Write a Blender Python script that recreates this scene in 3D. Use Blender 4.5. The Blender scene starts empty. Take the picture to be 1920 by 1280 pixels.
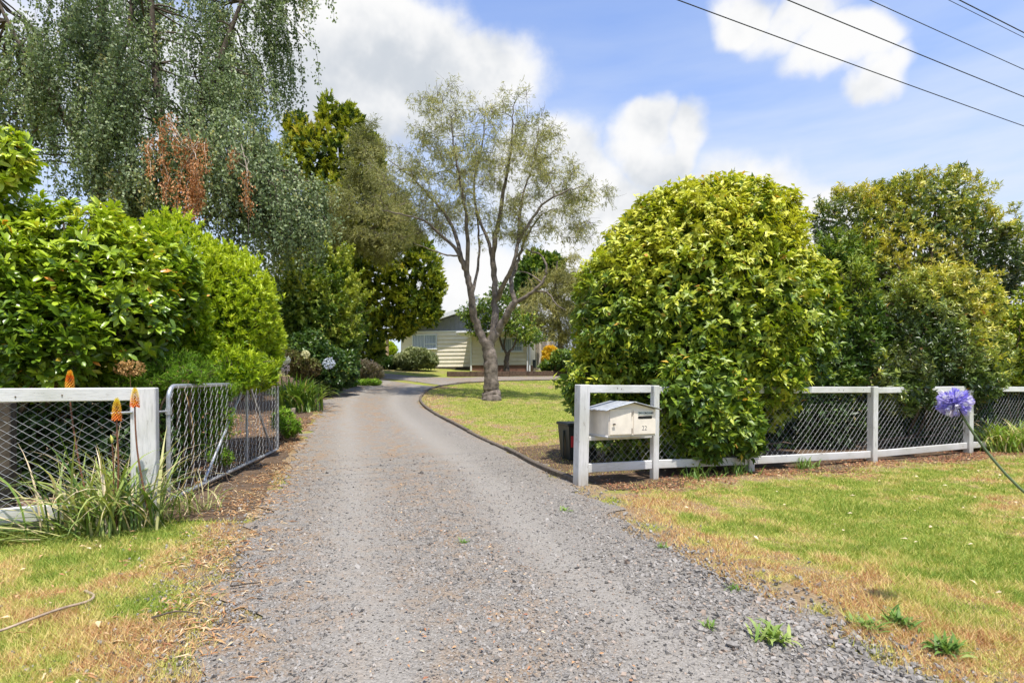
import bpy, math, time
import numpy as np
from mathutils import Vector, Matrix

SC = bpy.context.scene
COL = SC.collection
F = 1067.0          # focal length of the photograph in pixels of its 1920 wide frame
EYE = 1.2           # eye height in metres
HOR = 720.0

# ------------------------------------------------------------------ camera
cam_d = bpy.data.cameras.new('camera')
cam = bpy.data.objects.new('camera', cam_d)
COL.objects.link(cam)
cam.location = (0, 0, EYE)
cam.rotation_euler = (math.radians(90), 0, 0)
cam_d.sensor_width = 36.0
cam_d.lens = 36.0 * F / 1920.0
cam_d.shift_y = (HOR - 640.0) / 1920.0
cam_d.clip_start = 0.05
cam_d.clip_end = 3000.0
SC.camera = cam

# ------------------------------------------------------------------ sun, sky, exposure
SUN_EL = math.radians(71.0)
SUN_AZ = math.radians(158.0)      # clockwise from +Y: behind the camera, slightly to the right
sd = bpy.data.lights.new('sun', 'SUN')
sd.energy = 3.3
sd.angle = math.radians(0.6)
sd.color = (1.0, 0.95, 0.87)
sun = bpy.data.objects.new('sun', sd)
COL.objects.link(sun)
to_sun = Vector((math.sin(SUN_AZ) * math.cos(SUN_EL), math.cos(SUN_AZ) * math.cos(SUN_EL), math.sin(SUN_EL)))
sun.rotation_euler = to_sun.to_track_quat('Z', 'Y').to_euler()
sun.location = (0, 0, 30)

SC.view_settings.view_transform = 'Standard'
SC.view_settings.look = 'None'
SC.view_settings.gamma = 1.0
SC.view_settings.use_curve_mapping = False
SC.view_settings.exposure = 1.0
SC.render.engine = 'CYCLES'
SC.cycles.use_denoising = True
SC.cycles.use_adaptive_sampling = True
SC.cycles.adaptive_threshold = 0.02
SC.cycles.max_bounces = 4
SC.cycles.diffuse_bounces = 3
SC.cycles.glossy_bounces = 2
SC.cycles.transmission_bounces = 2
SC.cycles.caustics_reflective = False
SC.cycles.caustics_refractive = False


def pxdir(px, py):
    return Vector(((px - 960) / F, 1.0, (HOR - py) / F)).normalized()


def build_world():
    w = bpy.data.worlds.new('World')
    SC.world = w
    w.use_nodes = True
    nt = w.node_tree
    nt.nodes.clear()
    N, Lk = nt.nodes.new, nt.links.new

    def math_(op, a, b=None, clamp=False):
        n = N('ShaderNodeMath'); n.operation = op; n.use_clamp = clamp
        for i, v in enumerate((a, b)):
            if v is None: continue
            if hasattr(v, 'links'): Lk(v, n.inputs[i])
            else: n.inputs[i].default_value = v
        return n.outputs[0]

    def vmath(op, a, b=None):
        n = N('ShaderNodeVectorMath'); n.operation = op
        for i, v in enumerate((a, b)):
            if v is None: continue
            if hasattr(v, 'links'): Lk(v, n.inputs[i])
            else: n.inputs[i].default_value = v
        return n

    def smooth(v, a, b):
        n = N('ShaderNodeMapRange'); n.interpolation_type = 'SMOOTHSTEP'
        Lk(v, n.inputs[0]); n.inputs[1].default_value = a; n.inputs[2].default_value = b
        return n.outputs[0]

    out = N('ShaderNodeOutputWorld'); bg = N('ShaderNodeBackground')
    sky = N('ShaderNodeTexSky'); sky.sky_type = 'NISHITA'; sky.sun_disc = False
    sky.sun_elevation = SUN_EL; sky.sun_rotation = SUN_AZ
    sky.air_density = 1.0; sky.dust_density = 0.6; sky.ozone_density = 1.2
    tc = N('ShaderNodeTexCoord')
    d = tc.outputs['Generated']
    # flattened cloud-layer coordinate for the open sky, direction itself for the heaps
    def noise(vec, scale, detail, rough, off=(0, 0, 0), dist=0.0):
        m = N('ShaderNodeMapping'); m.inputs['Location'].default_value = off
        Lk(vec, m.inputs['Vector'])
        n = N('ShaderNodeTexNoise'); n.inputs['Scale'].default_value = scale
        n.inputs['Detail'].default_value = detail; n.inputs['Roughness'].default_value = rough
        n.inputs['Distortion'].default_value = dist
        Lk(m.outputs[0], n.inputs['Vector'])
        return n.outputs['Fac']

    heaps = [  # px, py, half width, half height of each heap of cumulus, weight
        (720, 40, 260, 110, 1.0), (800, 130, 290, 120, 1.05), (560, 110, 200, 170, 1.0), (930, 110, 130, 75, .9),
        (640, 220, 260, 90, .9), (1415, 20, 95, 75, 1.0), (1480, 60, 110, 70, 1.0), (1560, 100, 120, 62, 1.05), (1640, 145, 70, 50, .85), (1215, 290, 125, 75, 1.0), (1310, 262, 66, 66, 1.0), (1180, 430, 210, 140, 1.15), (1010, 330, 130, 120, 1.0),
        (1130, 370, 120, 90, .9), (1290, 410, 240, 130, 1.1), (1480, 450, 260, 90, .95), (1800, 520, 240, 90, .85), (1000, 520, 300, 120, .9), (250, 120, 300, 200, .8)]

    def density(vec):
        tot = None
        warp = N('ShaderNodeTexNoise'); warp.inputs['Scale'].default_value = 6.0; warp.inputs['Detail'].default_value = 4.0
        Lk(vec, warp.inputs['Vector'])
        wv = vmath('SUBTRACT', warp.outputs['Color'], (0.5, 0.5, 0.5))
        wv2 = vmath('MULTIPLY', wv.outputs[0], (0.16, 0.16, 0.16))
        v2 = vmath('ADD', vec, wv2.outputs[0]).outputs[0]
        for (px, py, hw, hh, wt) in heaps:
            c = pxdir(px, py)
            k = c.y
            s = vmath('SUBTRACT', v2, tuple(c))
            s2 = vmath('MULTIPLY', s.outputs[0], (F / hw / k, F / hw / k * .8, F / hh / k))
            ln = vmath('LENGTH', s2.outputs[0]).outputs['Value']
            b = math_('MULTIPLY', smooth(ln, 1.35, 0.25), wt)
            tot = b if tot is None else math_('MAXIMUM', tot, b)
        n1 = noise(vec, 6.5, 12.0, 0.60)
        # open sky cover away from the heaps goes on as scattered clouds
        n2 = noise(vec, 2.1, 6.0, 0.5, (3.1, 1.7, 0.4))
        gen = math_('MULTIPLY', smooth(n2, 0.46, 0.62), 0.62)
        # none of the scattered ones where the photograph shows clear blue ahead
        sep = N('ShaderNodeSeparateXYZ'); Lk(vec, sep.inputs[0])
        ahead = smooth(sep.outputs['Y'], 0.75, 0.35)
        gen = math_('MULTIPLY', gen, ahead)
        tot = math_('MAXIMUM', tot, gen)
        return math_('ADD', tot, math_('MULTIPLY', math_('SUBTRACT', n1, 0.5), 1.4))

    den = density(d)
    cov = smooth(den, 0.27, 0.84)
    # lit tops and grey bases: compare with the cloud a little higher up
    sep = N('ShaderNodeSeparateXYZ'); Lk(d, sep.inputs[0])
    nb = noise(vmath('ADD', d, (0.0, 0.0, 0.05)).outputs[0], 5.0, 5.0, 0.55)
    nb0 = noise(d, 5.0, 5.0, 0.55)
    relief = math_('MULTIPLY', math_('SUBTRACT', nb0, nb), 1.5)
    thick = smooth(den, 0.85, 1.35)
    c0 = pxdir(620, 255)
    low = vmath('LENGTH', vmath('MULTIPLY', vmath('SUBTRACT', d, tuple(c0)).outputs[0], (2.6, 2.2, 5.6)).outputs[0]).outputs['Value']
    base_grey = math_('MULTIPLY', smooth(low, 1.0, 0.15), 0.30)
    shade = math_('SUBTRACT', math_('ADD', 0.93, relief), base_grey)
    shade = math_('SUBTRACT', shade, math_('MULTIPLY', thick, 0.10))
    shade = math_('MAXIMUM', math_('MINIMUM', shade, 1.12), 0.45)
    ccol = N('ShaderNodeMix'); ccol.data_type = 'RGBA'
    Lk(smooth(shade, 0.5, 1.0), ccol.inputs['Factor'])
    ccol.inputs[6].default_value = (2.15, 2.3, 2.5, 1)
    ccol.inputs[7].default_value = (3.3, 3.3, 3.3, 1)
    # thin veil low over the horizon, streaky
    ms = N('ShaderNodeMapping'); ms.inputs['Scale'].default_value = (2.0, 2.0, 11.0); ms.inputs['Rotation'].default_value = (0.0, 0.12, 0.0)
    Lk(d, ms.inputs['Vector'])
    nv = N('ShaderNodeTexNoise'); nv.inputs['Scale'].default_value = 2.2; nv.inputs['Detail'].default_value = 6; nv.inputs['Roughness'].default_value = .5
    Lk(ms.outputs[0], nv.inputs['Vector'])
    veil = math_('MULTIPLY', smooth(sep.outputs['Z'], 0.70, 0.08), math_('ADD', math_('MULTIPLY', nv.outputs['Fac'], 1.9), 0.12))
    veil = math_('MULTIPLY', veil, 0.95, True)
    skyb = N('ShaderNodeMix'); skyb.data_type = 'RGBA'; skyb.blend_type = 'MULTIPLY'
    skyb.inputs['Factor'].default_value = 1.0
    Lk(sky.outputs[0], skyb.inputs[6]); skyb.inputs[7].default_value = (.66, .74, .93, 1)
    m1 = N('ShaderNodeMix'); m1.data_type = 'RGBA'
    Lk(veil, m1.inputs['Factor']); Lk(skyb.outputs[2], m1.inputs[6]); m1.inputs[7].default_value = (2.6, 2.85, 3.2, 1)
    m2 = N('ShaderNodeMix'); m2.data_type = 'RGBA'
    Lk(cov, m2.inputs['Factor']); Lk(m1.outputs[2], m2.inputs[6]); Lk(ccol.outputs[2], m2.inputs[7])
    Lk(m2.outputs[2], bg.inputs['Color'])
    bg.inputs['Strength'].default_value = 0.15
    Lk(bg.outputs[0], out.inputs['Surface'])


build_world()

# ------------------------------------------------------------------ numeric helpers
RNG = np.random.default_rng(22)
_tab = np.random.default_rng(5).random((256, 256))


def vnoise(x, y):
    xi, yi = np.floor(x).astype(int), np.floor(y).astype(int)
    fx, fy = x - xi, y - yi
    fx, fy = fx * fx * (3 - 2 * fx), fy * fy * (3 - 2 * fy)
    a, b = _tab[xi & 255, yi & 255], _tab[(xi + 1) & 255, yi & 255]
    c, e = _tab[xi & 255, (yi + 1) & 255], _tab[(xi + 1) & 255, (yi + 1) & 255]
    return (a * (1 - fx) + b * fx) * (1 - fy) + (c * (1 - fx) + e * fx) * fy


def fbm(x, y, o=4):
    t, a, s = 0, .5, 0
    for i in range(o):
        t = t + a * vnoise(x * 2 ** i + 17.3 * i, y * 2 ** i + 9.1 * i); s += a; a *= .5
    return t / s


def fbm3(p, f):
    return (fbm(p[:, 0] * f + p[:, 2] * f * .7, p[:, 1] * f - p[:, 2] * f * .6, 3) +
            fbm(p[:, 2] * f + 31.7, p[:, 0] * f * .8 + p[:, 1] * f * .5 + 11.1, 3)) * .5


def norm(v):
    return v / np.maximum(np.linalg.norm(v, axis=-1, keepdims=True), 1e-9)


def rand_dirs(n):
    return norm(RNG.normal(size=(n, 3)))


# fence line: P0 is the post beside the letterbox, E1 runs along the fence, NR points to the road
P0 = np.array([0.8, 6.65])
E1 = np.array([0.914, 0.405]); E1 /= np.linalg.norm(E1)
NR = np.array([E1[1], -E1[0]])


def sdist(x, y):
    return -(NR[0] * (x - P0[0]) + NR[1] * (y - P0[1]))


def tz(x, y):
    x = np.asarray(x, float); y = np.asarray(y, float)
    s = sdist(x, y)
    t = s - 3.0
    z = .088 * .5 * (t + np.sqrt(t * t + 2.0))
    # levels out behind the house
    return np.where(z > 2.2, 2.2 + (z - 2.2) * .12, z) + (fbm(x * .6 + 40, y * .6 + 40, 2) - .5) * .05 * np.clip(np.abs(s + 1) * .6, 0, 1)


def G(px, py):
    """where the sight line through a photo pixel meets the ground"""
    a, b = (px - 960) / F, (HOR - py) / F
    lo, hi = 0.5, 60.0
    ds = np.linspace(lo, hi, 6000)
    h = EYE + b * ds - tz(a * ds, ds)
    i = np.argmax(h < 0)
    if not (h < 0).any(): i = len(ds) - 1
    return np.array([a * ds[i], ds[i]])


def P(px, py, d):
    return np.array([(px - 960) / F * d, d, EYE + (HOR - py) / F * d])


def FP(u, o=0.0, z=0.0):
    q = P0 + E1 * u + NR * o
    return np.array([q[0], q[1], z])


# ------------------------------------------------------------------ mesh builder
class MB:
    def __init__(self):
        self.v, self.f, self.r, self.n = [], [], [], 0

    def add(self, v, f, r=0.5):
        v = np.asarray(v, float).reshape(-1, 3)
        f = np.asarray(f, int)
        if len(f) == 0: return
        self.v.append(v); self.f.append(f + self.n); self.n += len(v)
        self.r.append(np.broadcast_to(np.asarray(r, float), (len(f),)))

    def box(self, c, size, ax=None, ch=0.006, r=.5):
        """chamfered box; ax = 3x3 rows of local axes"""
        h = np.array(size, float) / 2
        ch = min(ch, h.min() * .6)
        vs, idx = [], {}
        for sx in (-1, 1):
            for sy in (-1, 1):
                for sz in (-1, 1):
                    s = np.array([sx, sy, sz])
                    for k in range(3):
                        p = s * (h - ch); p[k] = s[k] * h[k]
                        idx[(sx, sy, sz, k)] = len(vs); vs.append(p)
        fs4, fs3 = [], []
        for k in range(3):
            a, b = [(1, 2), (2, 0), (0, 1)][k]
            for s in (-1, 1):
                q = []
                for (sa, sb) in ((-1, -1), (1, -1), (1, 1), (-1, 1)):
                    t = [0, 0, 0]; t[k] = s; t[a] = sa; t[b] = sb
                    q.append(idx[(*t, k)])
                fs4.append(q if s > 0 else q[::-1])
        for k in range(3):
            a, b = [(1, 2), (2, 0), (0, 1)][k]
            for sa in (-1, 1):
                for sb in (-1, 1):
                    t0 = [0, 0, 0]; t1 = [0, 0, 0]
                    t0[k], t1[k] = -1, 1
                    t0[a] = t1[a] = sa; t0[b] = t1[b] = sb
                    q = [idx[(*t0, a)], idx[(*t1, a)], idx[(*t1, b)], idx[(*t0, b)]]
                    fs4.append(q if sa * sb < 0 else q[::-1])
        for sx in (-1, 1):
            for sy in (-1, 1):
                for sz in (-1, 1):
                    q = [idx[(sx, sy, sz, 0)], idx[(sx, sy, sz, 1)], idx[(sx, sy, sz, 2)]]
                    fs3.append(q if sx * sy * sz > 0 else q[::-1])
        vs = np.array(vs)
        if ax is not None: vs = vs @ np.array(ax, float)
        vs = vs + np.array(c, float)
        self.add(vs, fs4, r)
        n = self.n; self.n -= len(vs)
        self.f.append(np.array(fs3) + self.n); self.r.append(np.full(len(fs3), r)); self.n = n

    def tube(self, pts, rad, k=6, r=.5, cap=True):
        pts = np.asarray(pts, float); m = len(pts)
        rad = np.broadcast_to(np.asarray(rad, float), (m,))
        t = norm(np.gradient(pts, axis=0))
        a = np.array([0.31, 0.17, 0.93]) if abs(t[0, 2]) < .9 else np.array([.93, .2, .3])
        x = norm(np.cross(t, a)); y = np.cross(t, x)
        an = np.linspace(0, 2 * np.pi, k, endpoint=False)
        ring = pts[:, None] + rad[:, None, None] * (np.cos(an)[None, :, None] * x[:, None] + np.sin(an)[None, :, None] * y[:, None])
        i = np.arange(m - 1)[:, None] * k; j = np.arange(k)[None]
        jn = (j + 1) % k
        q = np.stack([i + j, i + jn, i + k + jn, i + k + j], -1).reshape(-1, 4)
        self.add(ring.reshape(-1, 3), q, r)
        if cap:
            self.add(ring[0], [list(range(k))[::-1]], r); self.add(ring[-1], [list(range(k))], r)

    def leaves(self, pos, d, up, L, W, tpl, r):
        tv, tf = tpl
        n = len(pos)
        if n == 0: return
        x = norm(d); z = norm(up - (up * x).sum(1, keepdims=True) * x); y = np.cross(z, x)
        L = np.broadcast_to(L, (n,)); W = np.broadcast_to(W, (n,))
        v = (pos[:, None] + tv[None, :, 0:1] * x[:, None] * L[:, None, None] + tv[None, :, 1:2] * y[:, None] * W[:, None, None]
             + tv[None, :, 2:3] * z[:, None] * L[:, None, None])
        f = tf[None] + (np.arange(n) * len(tv))[:, None, None]
        self.add(v.reshape(-1, 3), f.reshape(-1, tf.shape[1]), np.repeat(np.broadcast_to(r, (n,)), len(tf)))

    def ribbons(self, base, hd, L, W, rise, droop, seg, r, twist=0.0):
        """strap leaves: base (n,3), hd heading (n,2), rise/droop shape each arch"""
        n = len(base)
        t = np.linspace(0, 1, seg + 1)
        L = np.broadcast_to(L, (n,)); W = np.broadcast_to(W, (n,)); rise = np.broadcast_to(rise, (n,)); droop = np.broadcast_to(droop, (n,))
        h3 = np.concatenate([norm(hd), np.zeros((n, 1))], 1)
        # angle from vertical grows along the leaf
        ang = (np.pi / 2 - rise)[:, None] + droop[:, None] * t[None] ** 1.5
        dl = L[:, None] / seg
        ca, sa = np.cos(ang), np.sin(ang)
        hx = np.concatenate([np.zeros((n, 1)), np.cumsum(sa[:, :-1] * dl, 1)], 1)
        vz = np.concatenate([np.zeros((n, 1)), np.cumsum(ca[:, :-1] * dl, 1)], 1)
        c = base[:, None] + h3[:, None] * hx[..., None]; c[..., 2] += vz
        g = tz(c[..., 0], c[..., 1]) + .012
        c[..., 2] = np.maximum(c[..., 2], g)
        side = np.stack([-h3[:, 1], h3[:, 0], np.zeros(n)], 1)
        if twist:
            side = norm(side + RNG.normal(size=(n, 3)) * twist)
        w = W[:, None] * .5 * np.clip(np.minimum(1.0, (1 - t)[None] * 2.2 + .04), 0, 1) * (0.75 + .25 * np.sin(t * np.pi))[None]
        a = c - side[:, None] * w[..., None]; b = c + side[:, None] * w[..., None]
        v = np.stack([a, b], 2).reshape(n, -1, 3)
        i = np.arange(seg) * 2
        f = np.stack([i, i + 1, i + 3, i + 2], -1)
        ff = f[None] + (np.arange(n) * 2 * (seg + 1))[:, None, None]
        self.add(v.reshape(-1, 3), ff.reshape(-1, 4), np.repeat(np.broadcast_to(r, (n,)), seg))

    def mesh(self, name, m, smooth=False):
        me = bpy.data.meshes.new(name)
        v = np.concatenate(self.v)
        me.vertices.add(len(v)); me.vertices.foreach_set('co', v.astype(np.float32).ravel())
        tot = np.concatenate([np.full(len(f), f.shape[1]) for f in self.f])
        loops = np.concatenate([f.ravel() for f in self.f])
        me.loops.add(len(loops)); me.loops.foreach_set('vertex_index', loops.astype(np.int32))
        me.polygons.add(len(tot))
        me.polygons.foreach_set('loop_start', np.concatenate([[0], np.cumsum(tot)[:-1]]).astype(np.int32))
        me.polygons.foreach_set('loop_total', tot.astype(np.int32))
        me.polygons.foreach_set('use_smooth', np.full(len(tot), smooth))
        at = me.attributes.new('r', 'FLOAT', 'FACE')
        at.data.foreach_set('value', np.concatenate(self.r).astype(np.float32))
        me.materials.append(m)
        me.update(calc_edges=True)
        return me

    def build(self, name, m, parent=None, smooth=False, kind=None):
        o = bpy.data.objects.new(name, self.mesh(name, m, smooth))
        COL.objects.link(o)
        if parent: o.parent = parent
        if kind: o['kind'] = kind
        return o


def tag(o, label=None, cat=None, group=None, kind=None):
    if label: o['label'] = label
    if cat: o['category'] = cat
    if group: o['group'] = group
    if kind: o['kind'] = kind
    return o


def empty(name, label, cat, group=None, kind=None):
    o = bpy.data.objects.new(name, None); COL.objects.link(o)
    o.empty_display_size = .1
    return tag(o, label, cat, group, kind)


# leaf templates: x along the leaf, y across, z up
T2 = (np.array([(0, 0, 0), (.45, -.5, .07), (1, 0, -.06), (.45, .5, .07)], float), np.array([(0, 1, 2), (0, 2, 3)]))
T4 = (np.array([(0, 0, 0), (.4, -.48, .06), (.42, 0, -.02), (.4, .48, .06), (1, 0, -.16)], float),
      np.array([(0, 1, 2), (0, 2, 3), (2, 1, 4), (2, 4, 3)]))


def big_leaf(bend=.18, ob=.6, cup=.1):
    """oval leaf of 12 triangles, widest at ob"""
    st = [0.0, .18, .4, .64, .84, 1.0]
    w = [.04, .26, .44, .5, .34, 0.0] if ob > .5 else [.04, .36, .5, .44, .24, 0]
    v, f = [], []
    for t, ww in zip(st, w):
        z = -bend * t * t
        v += [(t, -ww, z + cup * ww), (t, 0, z), (t, ww, z + cup * ww)]
    for i in range(5):
        a = i * 3
        for k in (0, 1):
            f.append((a + k, a + k + 3, a + k + 4)); f.append((a + k, a + k + 4, a + k + 1))
    return np.array(v, float), np.array(f)


TB = big_leaf()
T8 = (np.array([(0, 0, 0), (.32, -.36, .05), (.32, 0, 0), (.32, .36, .05), (.7, -.46, 0), (.7, 0, -.06), (.7, .46, 0), (1, 0, -.17)], float),
      np.array([(0, 1, 2), (0, 2, 3), (1, 4, 5), (1, 5, 2), (2, 5, 6), (2, 6, 3), (4, 7, 5), (5, 7, 6)]))
TC = big_leaf(.25, .4, .18)


# ------------------------------------------------------------------ materials
def new_mat(name):
    m = bpy.data.materials.new(name); m.use_nodes = True
    nt = m.node_tree; nt.nodes.clear()
    out = nt.nodes.new('ShaderNodeOutputMaterial')
    b = nt.nodes.new('ShaderNodeBsdfPrincipled')
    nt.links.new(b.outputs[0], out.inputs['Surface'])
    return m, nt, b, out


def ramp_node(nt, src, stops, interp='LINEAR'):
    r = nt.nodes.new('ShaderNodeValToRGB')
    el = r.color_ramp.elements
    r.color_ramp.interpolation = interp
    while len(el) < len(stops): el.new(0.5)
    for e, (p, c) in zip(el, stops):
        e.position = p; e.color = (*c, 1)
    nt.links.new(src, r.inputs['Fac'])
    return r.outputs['Color']


def noise_node(nt, scale, detail=4, rough=.55, vec=None, stretch=None):
    n = nt.nodes.new('ShaderNodeTexNoise')
    n.inputs['Scale'].default_value = scale; n.inputs['Detail'].default_value = detail; n.inputs['Roughness'].default_value = rough
    if vec is None:
        g = nt.nodes.new('ShaderNodeNewGeometry'); vec = g.outputs['Position']
    if stretch:
        m = nt.nodes.new('ShaderNodeMapping'); m.inputs['Scale'].default_value = stretch
        nt.links.new(vec, m.inputs['Vector']); vec = m.outputs[0]
    nt.links.new(vec, n.inputs['Vector'])
    return n.outputs['Fac']


def mixc(nt, fac, a, b, mode='MIX'):
    n = nt.nodes.new('ShaderNodeMix'); n.data_type = 'RGBA'; n.blend_type = mode
    for sock, v in ((n.inputs['Factor'], fac), (n.inputs[6], a), (n.inputs[7], b)):
        if hasattr(v, 'links'): nt.links.new(v, sock)
        elif isinstance(v, (int, float)): sock.default_value = v
        else: sock.default_value = (*v, 1)
    return n.outputs[2]


def mrange(nt, v, a, b, c=0., d=1.):
    n = nt.nodes.new('ShaderNodeMapRange')
    nt.links.new(v, n.inputs[0])
    for i, x in enumerate((a, b, c, d)): n.inputs[i + 1].default_value = x
    return n.outputs[0]


def bump(nt, b, h, strength=.3, dist=.01):
    n = nt.nodes.new('ShaderNodeBump'); n.inputs['Strength'].default_value = strength; n.inputs['Distance'].default_value = dist
    nt.links.new(h, n.inputs['Height']); nt.links.new(n.outputs[0], b.inputs['Normal'])


def attr(nt, name='r'):
    a = nt.nodes.new('ShaderNodeAttribute'); a.attribute_name = name
    return a.outputs['Fac']


LEAF_GAIN = 1.42


def leaf_mat(name, stops, transl=.3, rough=.42, spec=.4, patch=0.0, patch_col=(.2, .12, .04), tcol=(1.15, 1.2, .6)):
    m, nt, b, out = new_mat(name)
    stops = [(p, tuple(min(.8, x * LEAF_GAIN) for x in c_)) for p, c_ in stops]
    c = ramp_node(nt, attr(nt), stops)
    if patch:
        f = mrange(nt, noise_node(nt, 1.7, 3), .52, .68, 0, patch)
        c = mixc(nt, f, c, patch_col)
    nt.links.new(c, b.inputs['Base Color'])
    b.inputs['Roughness'].default_value = rough
    b.inputs['Specular IOR Level'].default_value = spec
    if transl:
        t = nt.nodes.new('ShaderNodeBsdfTranslucent')
        nt.links.new(mixc(nt, 1.0, c, tcol, 'MULTIPLY'), t.inputs['Color'])
        mx = nt.nodes.new('ShaderNodeMixShader'); mx.inputs[0].default_value = transl
        nt.links.new(b.outputs[0], mx.inputs[1]); nt.links.new(t.outputs[0], mx.inputs[2])
        nt.links.new(mx.outputs[0], out.inputs['Surface'])
    return m


def plain(name, col, rough=.6, metal=0., var=.25, scale=12., spec=.4, bumpy=0.0):
    m, nt, b, out = new_mat(name)
    n = noise_node(nt, scale, 5)
    lo = tuple(x * (1 - var) for x in col); hi = tuple(min(1, x * (1 + var * .6)) for x in col)
    nt.links.new(ramp_node(nt, n, [(.3, lo), (.7, hi)]), b.inputs['Base Color'])
    b.inputs['Roughness'].default_value = rough; b.inputs['Metallic'].default_value = metal
    b.inputs['Specular IOR Level'].default_value = spec
    if bumpy: bump(nt, b, n, bumpy, .02)
    return m


def painted_wood(name, col=(.66, .652, .635), grain=(6, 6, .7), flake_s=(1, 1, .3)):
    m, nt, b, out = new_mat(name)
    g = nt.nodes.new('ShaderNodeNewGeometry').outputs['Position']
    fine = noise_node(nt, 9, 7, .65, g, grain)
    big = noise_node(nt, 2.3, 3, .5, g)
    c = ramp_node(nt, fine, [(.3, tuple(x * .74 for x in col)), (.5, col), (.75, tuple(min(1, x * 1.06) for x in col))])
    grime = mrange(nt, big, .40, .70, 0, .6)
    c = mixc(nt, grime, c, (.40, .41, .33))
    flake = noise_node(nt, 20, 6, .72, g, flake_s)
    k = nt.nodes.new('ShaderNodeMath'); k.operation = 'MULTIPLY'
    nt.links.new(mrange(nt, flake, .60, .64), k.inputs[0]); nt.links.new(mrange(nt, big, .42, .6), k.inputs[1])
    c = mixc(nt, k.outputs[0], c, (.24, .20, .16))
    # splash of soil near the ground
    sp = nt.nodes.new('ShaderNodeSeparateXYZ'); nt.links.new(g, sp.inputs[0])
    s = nt.nodes.new('ShaderNodeMath'); s.operation = 'MULTIPLY'
    nt.links.new(mrange(nt, sp.outputs['Z'], .22, .0), s.inputs[0]); nt.links.new(mrange(nt, fine, .3, .6), s.inputs[1])
    c = mixc(nt, s.outputs[0], c, (.34, .30, .23))
    nt.links.new(c, b.inputs['Base Color'])
    b.inputs['Roughness'].default_value = .55
    bump(nt, b, fine, .35, .004)
    return m


M = {}
M['white'] = painted_wood('white_paint')
M['white_rail'] = painted_wood('white_rail_paint', grain=(1.2, 1.2, 12), flake_s=(.5, .5, 2.2))
M['galv'] = plain('galvanised_steel', (.46, .47, .48), .42, .65, .3, 30)
M['gate_wire'] = plain('gate_wire', (.62, .62, .60), .45, .25, .2, 20)  # lighter copy of the netting wire, sunlit brightness put into its colour
M['wire'] = plain('fence_wire', (.34, .345, .35), .5, .3, .25, 20)
M['dark_wood'] = plain('weathered_timber', (.085, .068, .052), .85, 0, .45, 14, .2, .5)
M['grey_wood'] = plain('old_grey_timber', (.26, .22, .175), .85, 0, .4, 18, .2, .5)
M['bark'] = plain('grey_bark', (.19, .157, .128), .9, 0, .65, 7, .15, 1.0)
M['dark_bark'] = plain('dark_bark', (.10, .08, .062), .9, 0, .5, 9, .15, .8)
M['twig'] = plain('twig', (.14, .10, .07), .85, 0, .4, 20, .2)
M['pale_wood'] = plain('bleached_wood', (.52, .44, .36), .8, 0, .3, 14, .2)
M['black_hole'] = plain('slot_dark', (.012, .011, .010), .8, 0, .2)
M['black'] = plain('black_wire', (.02, .02, .022), .5, 0, .2)
M['bin'] = plain('bin_plastic', (.022, .03, .028), .45, 0, .3, 8)
M['red'] = plain('red_label', (.55, .03, .035), .5, 0, .2, 15)
M['cream'] = plain('cream_paint', (.74, .67, .53), .6, 0, .06, 3)
M['box_cream'] = plain('letterbox_paint', (.80, .725, .61), .5, 0, .12, 9, .4, .05)
M['gable'] = plain('gable_grey', (.20, .215, .24), .65, 0, .12, 4)
M['roof_white'] = plain('white_trim', (.72, .72, .71), .5, 0, .08, 4)
M['brick'] = None
M['curtain'] = plain('net_curtain', (.55, .60, .66), .9, 0, .12, 6)
M['frame_blue'] = plain('window_frame', (.62, .66, .70), .5, 0, .08, 5)

# ------------------------------------------------------------------ plan of the drive
def curve(pts, n):
    """smooth polyline through points, n samples"""
    pts = np.asarray(pts, float)
    d = np.concatenate([[0], np.cumsum(np.linalg.norm(np.diff(pts, axis=0), axis=1))])
    s = np.linspace(0, d[-1], n)
    tang = np.gradient(pts, d, axis=0)
    i = np.clip(np.searchsorted(d, s, 'right') - 1, 0, len(d) - 2)
    h = (d[i + 1] - d[i])[:, None]; t = ((s - d[i])[:, None]) / h
    p0, p1, m0, m1 = pts[i], pts[i + 1], tang[i] * h, tang[i + 1] * h
    return (2 * t**3 - 3 * t**2 + 1) * p0 + (t**3 - 2 * t**2 + t) * m0 + (-2 * t**3 + 3 * t**2) * p1 + (t**3 - t**2) * m1


L_EDGE = curve([(-1.7, -6), (-1.5, -1.0), (-1.32, 1.2), G(375, 1280), G(420, 1100), G(465, 1010), G(505, 945), G(550, 860), G(585, 800), G(612, 752),
                G(640, 735), G(672, 720), G(690, 710)], 400)
R_EDGE = curve([(2.2, -6), (1.95, -1.0), (1.85, 1.2), G(1700, 1280), G(1480, 1155), G(1310, 1062), G(1205, 1000), G(1140, 952), G(1084, 912), G(960, 850), G(862, 802),
                G(802, 768), G(788, 750), G(798, 735), G(822, 726)], 400)
KERB = curve([G(1082, 908), G(960, 850), G(862, 802), G(802, 768), G(788, 750), G(798, 735), G(830, 724), G(900, 717), G(980, 714), G(1060, 712), G(1140, 711)], 160)
DRIVE_POLY = np.concatenate([L_EDGE, R_EDGE[::-1]])


def inside(x, y, poly):
    r = np.zeros(np.shape(x), bool)
    xs, ys = poly[:, 0], poly[:, 1]
    xj, yj = np.roll(xs, 1), np.roll(ys, 1)
    for a, b, c, e in zip(xs, ys, xj, yj):
        if b == e: continue
        m = (b > y) != (e > y)
        r ^= m & (x < (c - a) * (y - b) / (e - b) + a)
    return r


def edge_dist(x, y, line, step=3):
    l = line[::step]
    out = np.full(np.shape(x), 1e9)
    for q in l:
        out = np.minimum(out, (x - q[0]) ** 2 + (y - q[1]) ** 2)
    return np.sqrt(out)


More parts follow.
